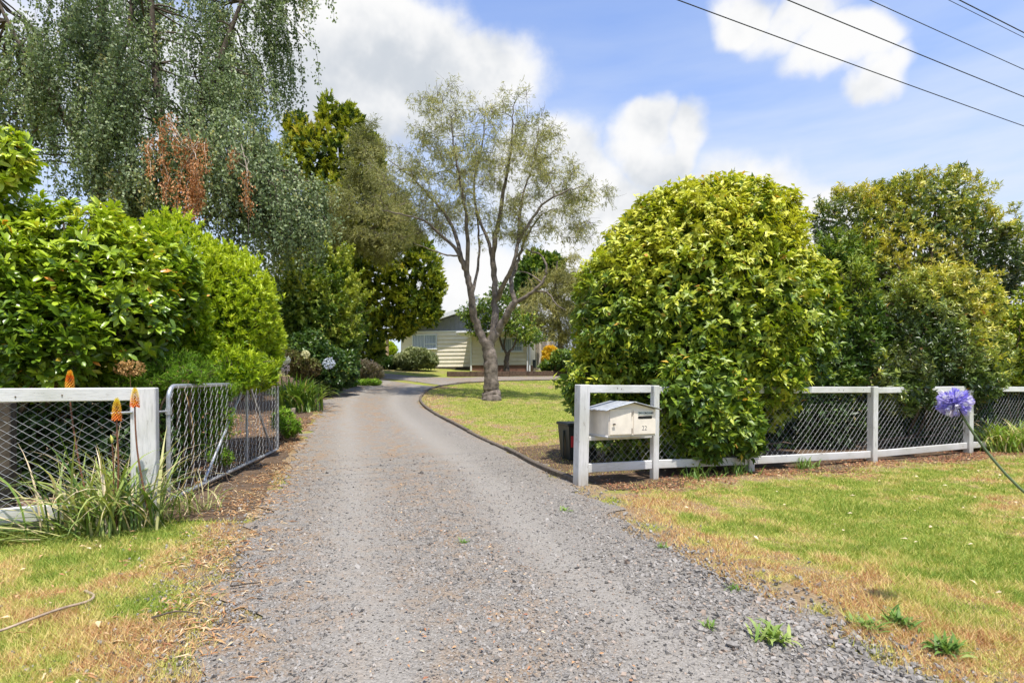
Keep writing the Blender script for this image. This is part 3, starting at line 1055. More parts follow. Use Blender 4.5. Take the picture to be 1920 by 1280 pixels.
def build_letterbox():
    t = empty('letterbox', 'cream timber letterbox with tin gable roof numbered 22', 'letterbox')
    u0, u1 = .19, .845          # along the fence
    o0, o1 = -.12, .30          # back .. front
    z0, zs, zp = .612, .905, .982
    um = (u0 + u1) / 2
    def q(u, o, z): return FP(u, o, z)
    # gabled body as one closed prism
    prof = [(u0, z0), (u1, z0), (u1, zs), (um, zp), (u0, zs)]
    v = [q(u, o1, z) for u, z in prof] + [q(u, o0, z) for u, z in prof]
    f4 = [[i, 5 + i, 5 + (i + 1) % 5, (i + 1) % 5] for i in range(5)]
    mb = MB(); mb.add(v, f4)
    mb.f.append(np.array([[0, 1, 2, 3, 4], [9, 8, 7, 6, 5]])); mb.r.append(np.full(2, .5))
    mb.build('body', M['box_cream'], t)
    # door on the left half, proud of the front by a few millimetres
    mb = MB()
    a, b = u0 + .012, um - .02
    mb.box((np.array(q(a, o1 + .006, z0 + .012)) + np.array(q(b, o1 + .006, zs + .012))) / 2, (b - a, .012, zs - z0 - .0), AX, .003)
    door = mb.build('door', M['box_cream'], t)
    mb = MB(); mb.tube([q(a + .05, o1 + .012, z0 + .135), q(a + .05, o1 + .03, z0 + .135)], .008, 8)
    mb.box(q(a + .045, o1 + .03, z0 + .133), (.04, .01, .014), AX, .003); mb.build('latch', M['dark_wood'], door)
    for z in (z0 + .05, zs - .05):
        mb = MB(); mb.tube([q(b + .006, o1 + .012, z - .03), q(b + .006, o1 + .012, z + .03)], .006, 6); mb.build('hinge', M['grey_wood'], door)
    # right half panel
    mb = MB(); c, d = um + .012, u1 - .006
    mb.box((q(c, o1 + .004, z0 + .006) + q(d, o1 + .004, zs - .002)) / 2, (d - c, .008, zs - z0 - .01), AX, .002)
    mb.build('front_panel', M['box_cream'], t)
    # mail slot with rounded ends
    sc = (c + d) / 2 + .005
    mb = MB()
    zc = zs - .092
    n = 8; pts = []
    for i in range(n + 1):
        a_ = -math.pi / 2 + math.pi * i / n
        pts.append((sc + .085 + .016 * math.cos(a_), zc + .016 * math.sin(a_)))
    for i in range(n + 1):
        a_ = math.pi / 2 + math.pi * i / n
        pts.append((sc - .085 + .016 * math.cos(a_), zc + .016 * math.sin(a_)))
    vv = [q(u, o1 + .0095, z) for u, z in pts] + [q(u, o1 + .002, z) for u, z in pts]
    k = len(pts); mb.add(vv, [[i, (i + 1) % k, k + (i + 1) % k, k + i] for i in range(k)])
    mb.f.append(np.array([list(range(k))])); mb.r.append(np.full(1, .5))
    mb.build('mail_slot', M['black_hole'], t)
    mb = MB(); mb.box(q(sc, o1 + .009, zs - .042), (.205, .003, .042), AX, .001)
    sign = mb.build('sticker', plain('sticker_white', (.62, .66, .60), .5, 0, .05), t)
    ink = plain('ink', (.03, .03, .03), .6, 0, .2)
    text_mesh('lettering', 'NO CIRCULARS', .0285, ink, sign, q(sc + .017, o1 + .0115, zs - .042), AX * np.array([[1], [1], [1]]), bold=.0007)
    mb = MB(); mb.box(q(sc - .086, o1 + .0115, zs - .042), (.024, .001, .03), AX, .0004); mb.build('emblem', plain('emblem_grey', (.30, .33, .28), .6), sign)
    text_mesh('number', '22', .075, ink, t, q(sc - .01, o1 + .0092, z0 + .075), AX, bold=-.0014)
    # floor board that carries it
    mb = MB(); mb.box(q(um, (o0 + o1) / 2 - .01, z0 - .011), (u1 - u0 + .03, o1 - o0 + .0, .02), AX, .004); mb.build('floor_board', M['white'], t)
    # tin roof: two crimped sheets with a ragged drip edge
    tin, nt, bs, out = new_mat('old_tin')
    n1 = noise_node(nt, 14, 6, .65)
    cc = ramp_node(nt, n1, [(.3, (.30, .32, .34)), (.6, (.47, .49, .51)), (.72, (.60, .60, .58)), (.78, (.20, .17, .13))])
    nt.links.new(cc, bs.inputs['Base Color']); bs.inputs['Roughness'].default_value = .5; bs.inputs['Metallic'].default_value = .35
    roof = None
    for s in (-1, 1):
        nu, no = 10, 15
        vs = []
        eave = (u0 - .06) if s < 0 else (u1 + .045)
        sl = (zs - zp) / (u1 - um)
        for i in range(nu):
            for j in range(no):
                tt = i / (nu - 1)
                u = um + (eave - um) * tt
                o = o0 - .05 + (o1 + .05 - (o0 - .05)) * j / (no - 1)
                if i == nu - 1: u += s * RNG.uniform(-.006, .01)
                z = zp + .014 + abs(u - um) * sl + .0035 * math.sin(o * 95) * tt
                if i == nu - 1: z += RNG.uniform(-.008, .004)
                vs.append(q(u, o, z))
        vs = np.array(vs)
        i, j = np.meshgrid(np.arange(nu - 1), np.arange(no - 1), indexing='ij'); a_ = (i * no + j).ravel()
        mb = MB(); mb.add(vs, np.stack([a_, a_ + 1, a_ + no + 1, a_ + no], -1))
        ob = mb.build('roof_sheet', tin, t, True)
        md = ob.modifiers.new('thick', 'SOLIDIFY'); md.thickness = .008; md.offset = 0
        if s < 0: roof = ob
    mb = MB(); p = q(um + .0, o1 - .13, zp + .024)
    mb.leaves(np.array([p, p + (.02, .01, .0)]), np.array([(1, .3, -.1), (.3, 1, 0.)]), np.array([(0, 0, 1.), (0, .2, 1.)]), .045, .03, T4, .5)
    mb.build('fallen_leaf', plain('yellow_leaf', (.62, .42, .06), .6), roof)


build_letterbox()


# ------------------------------------------------------------------ bin behind the gatepost
def build_bin():
    t = empty('rubbish_bin', 'dark green plastic bin with red sticker behind the letterbox post', 'bin')
    c = np.array([1.03, 8.85]); g0 = float(tz(*c))
    ax = np.array([[.97, .24, 0], [-.24, .97, 0], [0, 0, 1]])
    def pr(w, d, z): return [c_ for c_ in [(-w, -d, z), (w, -d, z), (w, d, z), (-w, d, z)]]
    v = np.array(pr(.21, .21, .02) + pr(.24, .25, .42) + pr(.245, .26, .53)) @ ax + np.array([*c, g0])
    f = [(3, 2, 1, 0)]
    for k in (0, 4):
        for i in range(4): f.append((k + i, k + (i + 1) % 4, k + 4 + (i + 1) % 4, k + 4 + i))
    mb = MB(); mb.add(v, f); mb.build('body', M['bin'], t)
    mb = MB(); mb.box(np.array([0, 0, .555]) @ ax + np.array([*c, g0]), (.54, .56, .045), ax, .015); mb.build('lid', M['bin'], t)
    mb = MB(); mb.box(np.array([-.255, -.02, .24]) @ ax + np.array([*c, g0]), (.02, .06, .44), ax, .006); mb.build('side_rib', M['bin'], t)
    mb = MB(); mb.box(np.array([-.15, -.249, .30]) @ ax + np.array([*c, g0]), (.12, .012, .17), ax, .004); mb.build('sticker', M['red'], t)


build_bin()


# ------------------------------------------------------------------ house
def build_house():
    t = empty('house', 'low cream weatherboard house with grey gable at the end of the drive', 'house')
    a = math.radians(12)
    ux, vy = np.array([math.cos(a), -math.sin(a), 0]), np.array([-math.sin(a), -math.cos(a), 0])
    O = P(884, 694, 33.0)
    zb = O[2]
    ax = np.array([ux, -vy, [0, 0, 1]])
    def q(u, v, z): return np.array([O[0], O[1], 0]) + ux * u + vy * v + np.array([0, 0, zb + z])
    def bxo(name, m, u, v, z, par=t, ch=.01):
        mb = MB()
        mb.box((q(u[0], v[0], z[0]) + q(u[1], v[1], z[1])) / 2, (abs(u[1] - u[0]), abs(v[1] - v[0]), abs(z[1] - z[0])), ax, ch)
        return mb.build(name, m, par)
    def boards(u0, u1, v, z0, z1, n, par, side=None):
        h = (z1 - z0) / n
        for i in range(n):
            mb = MB()
            za, zt = z0 + i * h, z0 + (i + 1) * h - .006
            if side is None:
                pv = [q(u0, v + .055, za), q(u1, v + .055, za), q(u1, v + .016, zt), q(u0, v + .016, zt), q(u0, v, za), q(u1, v, za), q(u1, v, zt), q(u0, v, zt)]
            else:
                w0, w1 = side
                pv = [q(u0 - .040, w0, za), q(u0 - .040, w1, za), q(u0 - .016, w1, zt), q(u0 - .016, w0, zt), q(u0, w0, za), q(u0, w1, za), q(u0, w1, zt), q(u0, w0, zt)]
            mb.add(np.array(pv), [(0, 1, 2, 3), (1, 5, 6, 2), (5, 4, 7, 6), (4, 0, 3, 7), (3, 2, 6, 7), (4, 5, 1, 0)])
            mb.build('weatherboard', M['cream'], par)
    brick, nt, bs, out = new_mat('brick_base')
    bt = nt.nodes.new('ShaderNodeTexBrick'); bt.inputs['Scale'].default_value = 6
    bt.inputs['Color1'].default_value = (.24, .10, .06, 1); bt.inputs['Color2'].default_value = (.17, .075, .05, 1); bt.inputs['Mortar'].default_value = (.2, .16, .13, 1)
    g = nt.nodes.new('ShaderNodeNewGeometry'); mp = nt.nodes.new('ShaderNodeMapping'); mp.inputs['Rotation'].default_value = (math.radians(90), 0, 0)
    nt.links.new(g.outputs['Position'], mp.inputs['Vector']); nt.links.new(mp.outputs[0], bt.inputs['Vector'])
    nt.links.new(bt.outputs['Color'], bs.inputs['Base Color']); bs.inputs['Roughness'].default_value = .9
    # main gabled block: front at v=-2
    V = -2.0
    UL, UR, UP = -5.2, 2.6, .3
    hw, hp = 2.45, 4.05
    core = bxo('wall', M['cream'], (UL, UR), (V - 8, V - .005), (-.6, hw), ch=.005)
    boards(UL, UR, V, .28, hw - .02, 9, core)
    bxo('plinth', brick, (UL - .03, UR + .03), (V - 8.03, V + .012), (-.8, .26), core)
    # gable triangle with vertical battens
    mb = MB(); mb.add([q(UL, V - .05, hw), q(UR, V - .05, hw), q(UP, V - .05, hp - .05), q(UL, V - 8, hw), q(UR, V - 8, hw), q(UP, V - 8, hp - .05)],
                      [(0, 3, 4, 1), (1, 4, 5, 2), (2, 5, 3, 0)])
    mb.f.append(np.array([[0, 1, 2], [5, 4, 3]])); mb.r.append(np.full(2, .5))
    gable = mb.build('gable', M['gable'], t)
    u = UL + .3
    while u < UR - .2:
        zt = hw + (hp - hw) * (1 - abs(u - UP) / ((UP - UL) if u < UP else (UR - UP))) - .1
        if zt > hw + .1: bxo('batten', M['gable'], (u, u + .045), (V - .045, V - .02), (hw + .02, zt), gable, .003)
        u += .32
    bxo('trim_board', M['roof_white'], (UL, UR), (V - .04, V + .05), (hw - .015, hw + .07), gable)
    # roof slabs
    for s in (-1, 1):
        e = (UL - .95) if s < 0 else (UR + .35)
        sl = (hp - hw) / ((UP - UL) if s < 0 else (UR - UP))
        ze = hp - abs(e - UP) * sl
        top = [(UP, hp + .03), (e, ze + .03), (e, ze + .15), (UP, hp + .17)]
        v = [q(u_, V + .55, z_) for u_, z_ in top] + [q(u_, V - 8.5, z_) for u_, z_ in top]
        mb = MB(); mb.add(v, [(0, 1, 2, 3), (7, 6, 5, 4), (0, 4, 5, 1), (1, 5, 6, 2), (2, 6, 7, 3), (3, 7, 4, 0)])
        rf = mb.build('roof', plain('roof_tin', (.46, .46, .45), .5, 0, .1), t)
        # barge board on the gable edge
        v = [q(u_, V + .60, z_) for u_, z_ in [(UP, hp - .06), (e, ze - .06), (e, ze + .17), (UP, hp + .19)]] + [q(u_, V + .556, z_) for u_, z_ in [(UP, hp - .06), (e, ze - .06), (e, ze + .17), (UP, hp + .19)]]
        mb = MB(); mb.add(v, [(0, 1, 2, 3), (7, 6, 5, 4), (0, 4, 5, 1), (1, 5, 6, 2), (2, 6, 7, 3), (3, 7, 4, 0)])
        mb.build('barge_board', M['roof_white'], rf)
        if s < 0:
            mb = MB(); cpos = q(-.95, V - 2.5, 0); mb.tube([cpos + (0, 0, hp - .5), cpos + (0, 0, hp + .75)], .075, 10)
            mb.tube([cpos + (0, 0, hp + .78), cpos + (0, 0, hp + .98)], .12, 10)
            mb.build('flue', M['galv'], rf)
    # porch post and beam on the left end
    bxo('porch_post', plain('tan_post', (.42, .30, .19), .7), (UL - .85, UL - .70), (V + .30, V + .45), (-.3, 2.15), t)
    bxo('porch_beam', plain('tan_beam', (.50, .36, .22), .7), (UL - .9, UL - .02), (V + .28, V + .46), (2.15, 2.34), t)
    # windows
    def window(u0, u1, z0, z1, v, lights, curtain=True):
        fr = empty('window', None, None); fr.parent = t
        del_ = []
        bxo('pane', WINGLASS, (u0 + .05, u1 - .05), (v + .05, v + .062), (z0 + .05, z1 - .05), fr, .002)
        for (a0, a1, b0, b1) in ((u0, u1, z0, z0 + .07), (u0, u1, z1 - .07, z1)):
            bxo('frame', M['frame_blue'], (a0, a1), (v + .043, v + .10), (b0, b1), fr)
        n = len(lights)
        for x_ in [u0, *lights, u1 - .06]:
            bxo('mullion', M['frame_blue'], (x_, x_ + .06), (v + .045, v + .095), (z0 + .072, z1 - .072), fr)
        bxo('mullion', M['frame_blue'], (lights[-1] + .062, u1 - .062), (v + .045, v + .09), (z0 + .3, z0 + .345), fr)
        bxo('sill', M['roof_white'], (u0 - .05, u1 + .05), (v + .043, v + .15), (z0 - .05, z0 - .003), fr)
    WINGLASS, nt, bs, out = new_mat('window_glass')  # blue-grey sky reflection painted into the pane colour
    wv = nt.nodes.new('ShaderNodeTexWave'); wv.inputs['Scale'].default_value = 3.2; wv.inputs['Distortion'].default_value = 2.0
    g = nt.nodes.new('ShaderNodeNewGeometry'); nt.links.new(g.outputs['Position'], wv.inputs['Vector'])
    nt.links.new(ramp_node(nt, wv.outputs['Fac'], [(.1, (.16, .20, .25)), (.9, (.42, .47, .54))]), bs.inputs['Base Color'])
    bs.inputs['Roughness'].default_value = .08
    window(-4.42, -2.8, 1.40, 2.32, V, [-3.62])
    # wing that stands forward of the gable
    W1 = 3.42
    hw2 = 2.06
    wing = bxo('wing_wall', M['cream'], (.0, W1), (V + .042, -.005), (-.4, hw2), ch=.005)
    boards(.045, W1 - .0, 0, .30, hw2, 8, wing)
    boards(0, 0, 0, .30, hw2, 8, wing, side=(V + .05, -.0))
    bxo('plinth', brick, (-.02, W1 + .02), (V + .06, .014), (-.6, .285), wing)
    bxo('corner_board', M['roof_white'], (-.06, .035), (.002, .07), (-.1, hw2), wing)
    bxo('corner_board', M['roof_white'], (W1 - .03, W1 + .06), (.002, .07), (-.1, hw2), wing)
    bxo('wing_roof', M['roof_white'], (-.75, W1 + .45), (V + .10, .5), (hw2 + .005, hw2 + .17), t)
    window(1.75, 3.05, 1.05, 1.85, 0, [2.35])
    bxo('gutter', M['roof_white'], (-.76, W1 + .46), (.503, .60), (hw2 + .06, hw2 + .15), t)
    bxo('downpipe', M['roof_white'], (W1 - .14, W1 - .07), (.075, .14), (-.1, hw2), t)
    return t, q, bxo


house, HQ, hbx = build_house()


def build_yard_bits():
    # low timber wall in front of the gable planting
    t = empty('retaining_wall', 'low dark timber wall under the grey-green shrub at the house', 'wall')
    for k in range(2):
        mb = MB(); a, b = HQ(-5.6, -.65, -.02 + .17 * k), HQ(-.35, -.65, -.02 + .17 * k)
        d = b - a; L = np.linalg.norm(d); d /= L
        mb.box((a + b) / 2, (L, .1, .16), np.array([d, np.cross([0, 0, 1], d), [0, 0, 1]]), .01); mb.build('sleeper', M['dark_wood'], t)
    # brown edging along the far side of the branch drive
    t = empty('lawn_edging', 'dark brown timber edging between house lawn and gravel', 'edging')
    pts = curve([G(838, 706), G(900, 706), G(980, 705), G(1060, 704), G(1130, 703)], 10)
    for i in range(9):
        a, b = pts[i], pts[i + 1]; d = b - a; L = np.linalg.norm(d); d /= L
        c = (a + b) / 2
        mb = MB(); mb.box((c[0], c[1], float(tz(*c)) + .11), (L - .01, .1, .3), np.array([[d[0], d[1], 0], [-d[1], d[0], 0], [0, 0, 1]]), .012)
        mb.build('sleeper', plain('edging_brown', (.115, .075, .05), .9, 0, .4, 10, .2, .4) if i == 0 else bpy.data.materials['edging_brown'], t)
    # wooden fence right of the house
    t = empty('paling_fence', 'weathered grey paling fence right of the house', 'fence')
    for i in range(9):
        p = P(998 + i * 5.0, 694, 34.5 - i * .02)
        mb = MB(); mb.box((p[0], p[1], p[2] + .85), (.145, .025, 1.75), None, .006)
        mb.build('paling', M['grey_wood'] if i % 3 else M['pale_wood'], t)
    a, b = P(996, 694, 34.53), P(1042, 694, 34.40)
    mb = MB(); mb.box(((a + b) / 2) + (0, .05, 1.3), (1.5, .04, .09), None, .006); mb.build('rail', M['grey_wood'], t)
    # meter box like dark cabinet beside the corner
    p = P(995.5 + 6, 684, 33.4)
    t = empty('cabinet', 'small dark box beside the right corner of the house', 'box')
    mb = MB(); mb.box(p + (0, 0, .05), (.22, .2, .42), None, .02); mb.build('body', M['bin'], t)
    mb = MB(); mb.box(p + (0, 0, .28), (.25, .23, .035), None, .01); mb.build('lid', M['bin'], t)
    mb = MB(); mb.box(p + (0, 0, -.27), (.16, .16, .25), None, .01); mb.build('stand', M['grey_wood'], t)
    # rough stones edging the garden bed
    rng = np.random.default_rng(8)
    px = [(605, 742), (612, 740), (620, 737), (628, 733), (637, 731), (646, 728), (655, 725), (664, 723), (673, 720), (682, 718), (552, 775), (535, 790), (568, 762)]
    m = plain('edge_stone', (.27, .22, .17), .9, 0, .45, 9, .2, .8)
    where = ['at the lavender end of the row', 'beside the agapanthus clump']
    for i, (x, y) in enumerate(px):
        g = G(x - 4, y); c, f = stone_mesh_arrays(rng)
        mb = MB(); mb.add(c * np.array([.16, .13, .2]) * rng.uniform(.75, 1.15), f)
        o = mb.build('edging_stone', m); o.location = (g[0], g[1], float(tz(*g)) + .06); o.rotation_euler = (0, 0, rng.uniform(0, 6))
        md = o.modifiers.new('round', 'BEVEL'); md.width = .03; md.segments = 2
        own = {0: 'rough brown edging stone closest to the agapanthus clump in the row', 9: 'last rough edging stone at the far end by the ground cover', 10: 'lone edging stone at the foot of the agapanthus clump',
               11: 'edging stone beside the gate end and its small yellow-green plant', 12: 'edging stone just beyond the agapanthus clump on its right'}
        tag(o, own.get(i, 'rough brown stone in the row edging the garden bed left of the drive'), 'stone', 'stones edging the left garden bed')


build_yard_bits()


# ------------------------------------------------------------------ power lines
def build_wires():
    d = np.array([(3236 - 960) / F, 1.0, 0]); d /= np.linalg.norm(d)
    specs = [(1270, .0078, 5.5, 'lowest thick black power line crossing the upper right sky'), (1476, .0078, 5.5, 'second thick black power line from the bottom in the sky'),
             (1630, .006, 5.5, 'thin faint power line between the thick ones at upper right'), (1778, .0045, 5.6, 'faintest thin power line in the top right corner'),
             (1798, .0078, 5.5, 'topmost thick black power line in the top right corner')]
    for px, r, h, lab in specs:
        p = P(px, HOR - 720, h * F / 720)
        n = 41
        s = np.linspace(-26, 32, n)
        pts = p[None] + d[None] * s[:, None]
        pts[:, 2] += .0006 * (s ** 2) - .004 * s
        mb = MB(); mb.tube(pts, r, 6)
        tag(mb.build('power_line', M['black'], smooth=True), lab, 'power line', 'power lines overhead')


build_wires()

# ------------------------------------------------------------------ foliage tools
CAM = np.array([0, 0, EYE])


def E(px, py, d, rx, rz, ry):
    """ellipsoid round a sight line: half sizes rx, rz in photo pixels at that distance, ry in metres along it"""
    k = d / F
    return (P(px, py, d), np.array([rx * k, ry, rz * k]))


def sample_blobs(blobs, n, shell=.16, back=.35, lump=.16, freq=2.3, low_cut=None):
    w = np.array([(r[0] * r[2] + r[1] * r[2] + r[0] * r[1]) ** 1.0 for c, r in blobs]); w /= w.sum()
    ps, ns, dep = [], [], []
    have = 0
    while have < n:
        m = int((n - have) * 2.2) + 200
        b = RNG.choice(len(blobs), m, p=w)
        C = np.array([blobs[i][0] for i in b]); R_ = np.array([blobs[i][1] for i in b])
        d = rand_dirs(m)
        inset = np.abs(RNG.normal(0, shell, m))
        lm = 1 + lump * (fbm3(d * R_ + C, freq) - .5) * 4
        rad = lm * (1 - inset)
        p = C + d * R_ * rad[:, None]
        nr = norm(d / R_)
        keep = rad > .15
        for c, r in blobs:
            q = np.linalg.norm((p - c) / r, axis=1)
            keep &= ~((q < .72) & (np.abs(C - c).sum(1) > 1e-6))
        to = norm(CAM - p)
        keep &= ((nr * to).sum(1) > -.25) | (RNG.random(m) < back)
        keep &= p[:, 2] > tz(p[:, 0], p[:, 1]) + .03
        if low_cut is not None: keep &= p[:, 2] > low_cut
        ps.append(p[keep]); ns.append(nr[keep]); dep.append(inset[keep]); have += keep.sum()
    return np.concatenate(ps)[:n], np.concatenate(ns)[:n], np.concatenate(dep)[:n]


def whorls(pos, nrm, per, tl, L, up=.5, rnd=.5, theta=(.5, 1.2), lvar=.2, sag=0.0):
    """leaves round each twig tip: returns base, direction, up, length"""
    n = len(pos)
    ax = norm(nrm * (1 - up) + np.array([0, 0, up]) + RNG.normal(0, rnd, (n, 3)))
    a = np.repeat(ax, per, 0); p = np.repeat(pos, per, 0); m = len(a)
    ref = norm(RNG.normal(size=(m, 3)))
    rad = norm(ref - (ref * a).sum(1, keepdims=True) * a)
    th = RNG.uniform(*theta, m)
    d = a * np.cos(th)[:, None] + rad * np.sin(th)[:, None]
    d[:, 2] -= sag
    t = RNG.random(m)
    base = p - a * (tl * t)[:, None]
    return base, norm(d), a, L * RNG.uniform(1 - lvar, 1 + lvar, m), ax


def leaf_objects(parent, base, d, up, L, wr, tpl, m, idx, r, nvar=8, name='leaf'):
    """the leaves that show largest, each an object of its own"""
    rs = np.linspace(r[idx].min(), r[idx].max() + 1e-3, nvar)
    meshes = []
    for q in rs:
        mb = MB(); mb.leaves(np.zeros((1, 3)), np.array([[1., 0, 0]]), np.array([[0, 0, 1.]]), 1.0, wr, tpl, q)
        meshes.append(mb.mesh(name, m, True))
    x = norm(d[idx]); z = norm(up[idx] - (up[idx] * x).sum(1, keepdims=True) * x); y = np.cross(z, x)
    for k, i in enumerate(idx):
        o = bpy.data.objects.new(name, meshes[int(np.argmin(np.abs(rs - r[i])))])
        COL.objects.link(o); o.parent = parent
        s = L[i]
        o.matrix_local = Matrix(((x[k, 0] * s, y[k, 0] * s, z[k, 0] * s, base[i, 0]), (x[k, 1] * s, y[k, 1] * s, z[k, 1] * s, base[i, 1]),
                                 (x[k, 2] * s, y[k, 2] * s, z[k, 2] * s, base[i, 2]), (0, 0, 0, 1)))


def pick_largest(base, d, L, nrm_rep, n=300):
    to = norm(CAM - base); dist = np.linalg.norm(base - CAM, axis=1)
    score = L / dist * np.clip((nrm_rep * to).sum(1), 0, 1)
    px = base[:, 0] / base[:, 1] * F + 960; py = HOR - (base[:, 2] - EYE) / base[:, 1] * F
    score *= (px > 0) & (px < 1920) & (py > 0) & (py < 1280)
    cand = np.argsort(-score)[:n * 6]
    return RNG.choice(cand, n, replace=False)


def wob(a, b, n=6, amp=.06, droop=0.0):
    a, b = np.array(a, float), np.array(b, float)
    t = np.linspace(0, 1, n)[:, None]
    L = np.linalg.norm(b - a)
    p = a + (b - a) * t + np.sin(t * np.pi) * RNG.normal(0, amp * L, (1, 3)) + np.sin(t * 2 * np.pi) * RNG.normal(0, amp * .5 * L, (1, 3))
    p[:, 2] += np.sin(t[:, 0] * np.pi) * -droop * L
    return p


def stems(mb, base, tips, r0, r1=.008, spread=.15, k=6):
    for q in tips:
        b = np.array(base) + np.array([RNG.normal(0, spread), RNG.normal(0, spread), 0])
        b[2] = float(tz(b[0], b[1])) - .05
        p = wob(b, q, 7, .06)
        mb.tube(p, np.linspace(r0, r1, 7), k, cap=False)


def shrub(name, label, cat, blobs, n, per, L, wr, tpl, mat, tl=.12, up=.4, rnd=.45, theta=(.5, 1.25), big=0, shell=.16, lump=.16, back=.35,
          rbase=.35, rvar=.17, rtop=.25, stem_r=.018, bark='twig', nstem=12, fill=0.35, group=None, base=None, freq=2.3, sag=0.0, patchy=.25, kind_leaf='leaf', low_cut=None, shoots=0, shoot_len=.22):
    t = empty(name, label, cat, group)
    cs = np.array([c for c, r in blobs])
    zlo = min(c[2] - r[2] for c, r in blobs); zhi = max(c[2] + r[2] for c, r in blobs)
    pos, nr, dep = sample_blobs(blobs, n, shell, back, lump, freq, low_cut)
    sh_mb = MB()
    if shoots:
        # young shoots that stand out of the clipped outline
        top = np.argsort(-(nr[:, 2] + RNG.normal(0, .45, n) - dep * 6))[:shoots]
        extra = []
        for i in top:
            ax_ = norm(nr[i] * .5 + [0, 0, .7] + RNG.normal(0, .25, 3))
            L_ = shoot_len * RNG.uniform(.4, 1.2)
            m_ = max(2, int(L_ / (L * .55)))
            for q_ in range(1, m_ + 1): extra.append((pos[i] + ax_ * L_ * q_ / m_, ax_))
            sh_mb.tube([pos[i] - ax_ * .08, pos[i] + ax_ * L_], [.004, .002], 3, cap=False)
        pos = np.concatenate([pos, np.array([e[0] for e in extra])]); nr = np.concatenate([nr, np.array([e[1] for e in extra])]); dep = np.concatenate([dep, np.zeros(len(extra))])
        n = len(pos)
    bs, d, u, LL, ax = whorls(pos, nr, per, tl, L, up, rnd, theta, .25, sag)
    nrep = np.repeat(nr, per, 0); deprep = np.repeat(dep, per)
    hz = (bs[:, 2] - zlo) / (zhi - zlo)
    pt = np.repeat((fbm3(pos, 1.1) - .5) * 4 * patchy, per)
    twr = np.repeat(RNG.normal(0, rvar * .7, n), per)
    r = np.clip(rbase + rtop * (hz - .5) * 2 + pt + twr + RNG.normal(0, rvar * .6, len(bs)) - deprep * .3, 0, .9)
    r = np.where(RNG.random(len(bs)) < .012, RNG.uniform(.93, 1, len(bs)), r)
    idx = pick_largest(bs, d, LL, nrep, big) if big else np.array([], int)
    keep = np.ones(len(bs), bool); keep[idx] = False
    mass = {id(TB): T8, id(TC): T4}.get(id(tpl), tpl)
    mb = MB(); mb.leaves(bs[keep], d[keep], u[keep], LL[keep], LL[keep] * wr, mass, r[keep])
    # deeper leaves that close the inside of the bush
    if fill:
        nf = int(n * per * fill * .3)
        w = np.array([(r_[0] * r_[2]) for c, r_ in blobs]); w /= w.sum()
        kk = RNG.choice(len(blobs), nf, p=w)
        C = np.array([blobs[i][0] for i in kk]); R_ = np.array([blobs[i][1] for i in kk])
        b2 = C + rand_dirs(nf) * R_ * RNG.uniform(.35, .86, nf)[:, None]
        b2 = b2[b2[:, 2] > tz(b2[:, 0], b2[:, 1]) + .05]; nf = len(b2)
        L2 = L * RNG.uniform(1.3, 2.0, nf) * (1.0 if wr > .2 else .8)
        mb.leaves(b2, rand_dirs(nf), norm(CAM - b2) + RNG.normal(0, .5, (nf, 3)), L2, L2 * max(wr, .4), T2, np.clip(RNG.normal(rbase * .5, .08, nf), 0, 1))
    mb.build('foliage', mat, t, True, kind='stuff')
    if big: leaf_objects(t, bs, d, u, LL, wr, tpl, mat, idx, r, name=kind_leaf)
    if base is None:
        c = cs.mean(0); base = (c[0], c[1], 0)
    mb = MB()
    if nstem:
        stems(mb, base, pos[RNG.choice(n, nstem)] * .9 + cs.mean(0) * .1, stem_r)
    mb.v += sh_mb.v; mb.r += sh_mb.r; mb.f += [f_ + mb.n for f_ in sh_mb.f]; mb.n += sh_mb.n
    # twigs that carry the outer leaves
    sel = RNG.choice(n, min(n, 500))
    for i in sel:
        c = blobs[int(np.argmin([np.linalg.norm((pos[i] - c) / r_) for c, r_ in blobs]))][0]
        q = pos[i] + (c - pos[i]) * .35
        mb.tube([q, (q + pos[i]) / 2 + RNG.normal(0, .02, 3), pos[i]], [.008, .006, .003], 3, cap=False)
    mb.build('stems', M[bark], t, kind='stuff')
    return t


YL = (.40, .33, .03)
# ------------------------------------------------------------------ left: glossy broad-leaved shrub behind the fence
M['broad'] = leaf_mat('broad_leaf', [(0, (.035, .07, .010)), (.3, (.115, .19, .014)), (.6, (.26, .335, .02)), (.88, (.37, .43, .045)), (.93, (.5, .36, .04)), (1, (.55, .22, .04))], .22, .30, .5)
shrub('broadleaf_shrub', 'large glossy broad-leaved shrub behind the white fence at far left', 'shrub',
      [E(110, 572, 6.5, 215, 178, .85), E(10, 585, 6.1, 150, 172, .8), E(260, 545, 7.1, 105, 122, .7), E(30, 640, 5.8, 160, 95, .35), E(8, 300, 6.0, 42, 55, .24), E(-45, 390, 6.0, 40, 90, .3)],
      2300, 9, .122, .37, TB, M['broad'], tl=.045, up=.55, rnd=.27, theta=(.65, 1.4), big=300, shell=.10, lump=.13, rbase=.50, rtop=.2, base=(-5.6, 6.6, 0), stem_r=.05, fill=.8, patchy=.25, shoots=40, shoot_len=.14)

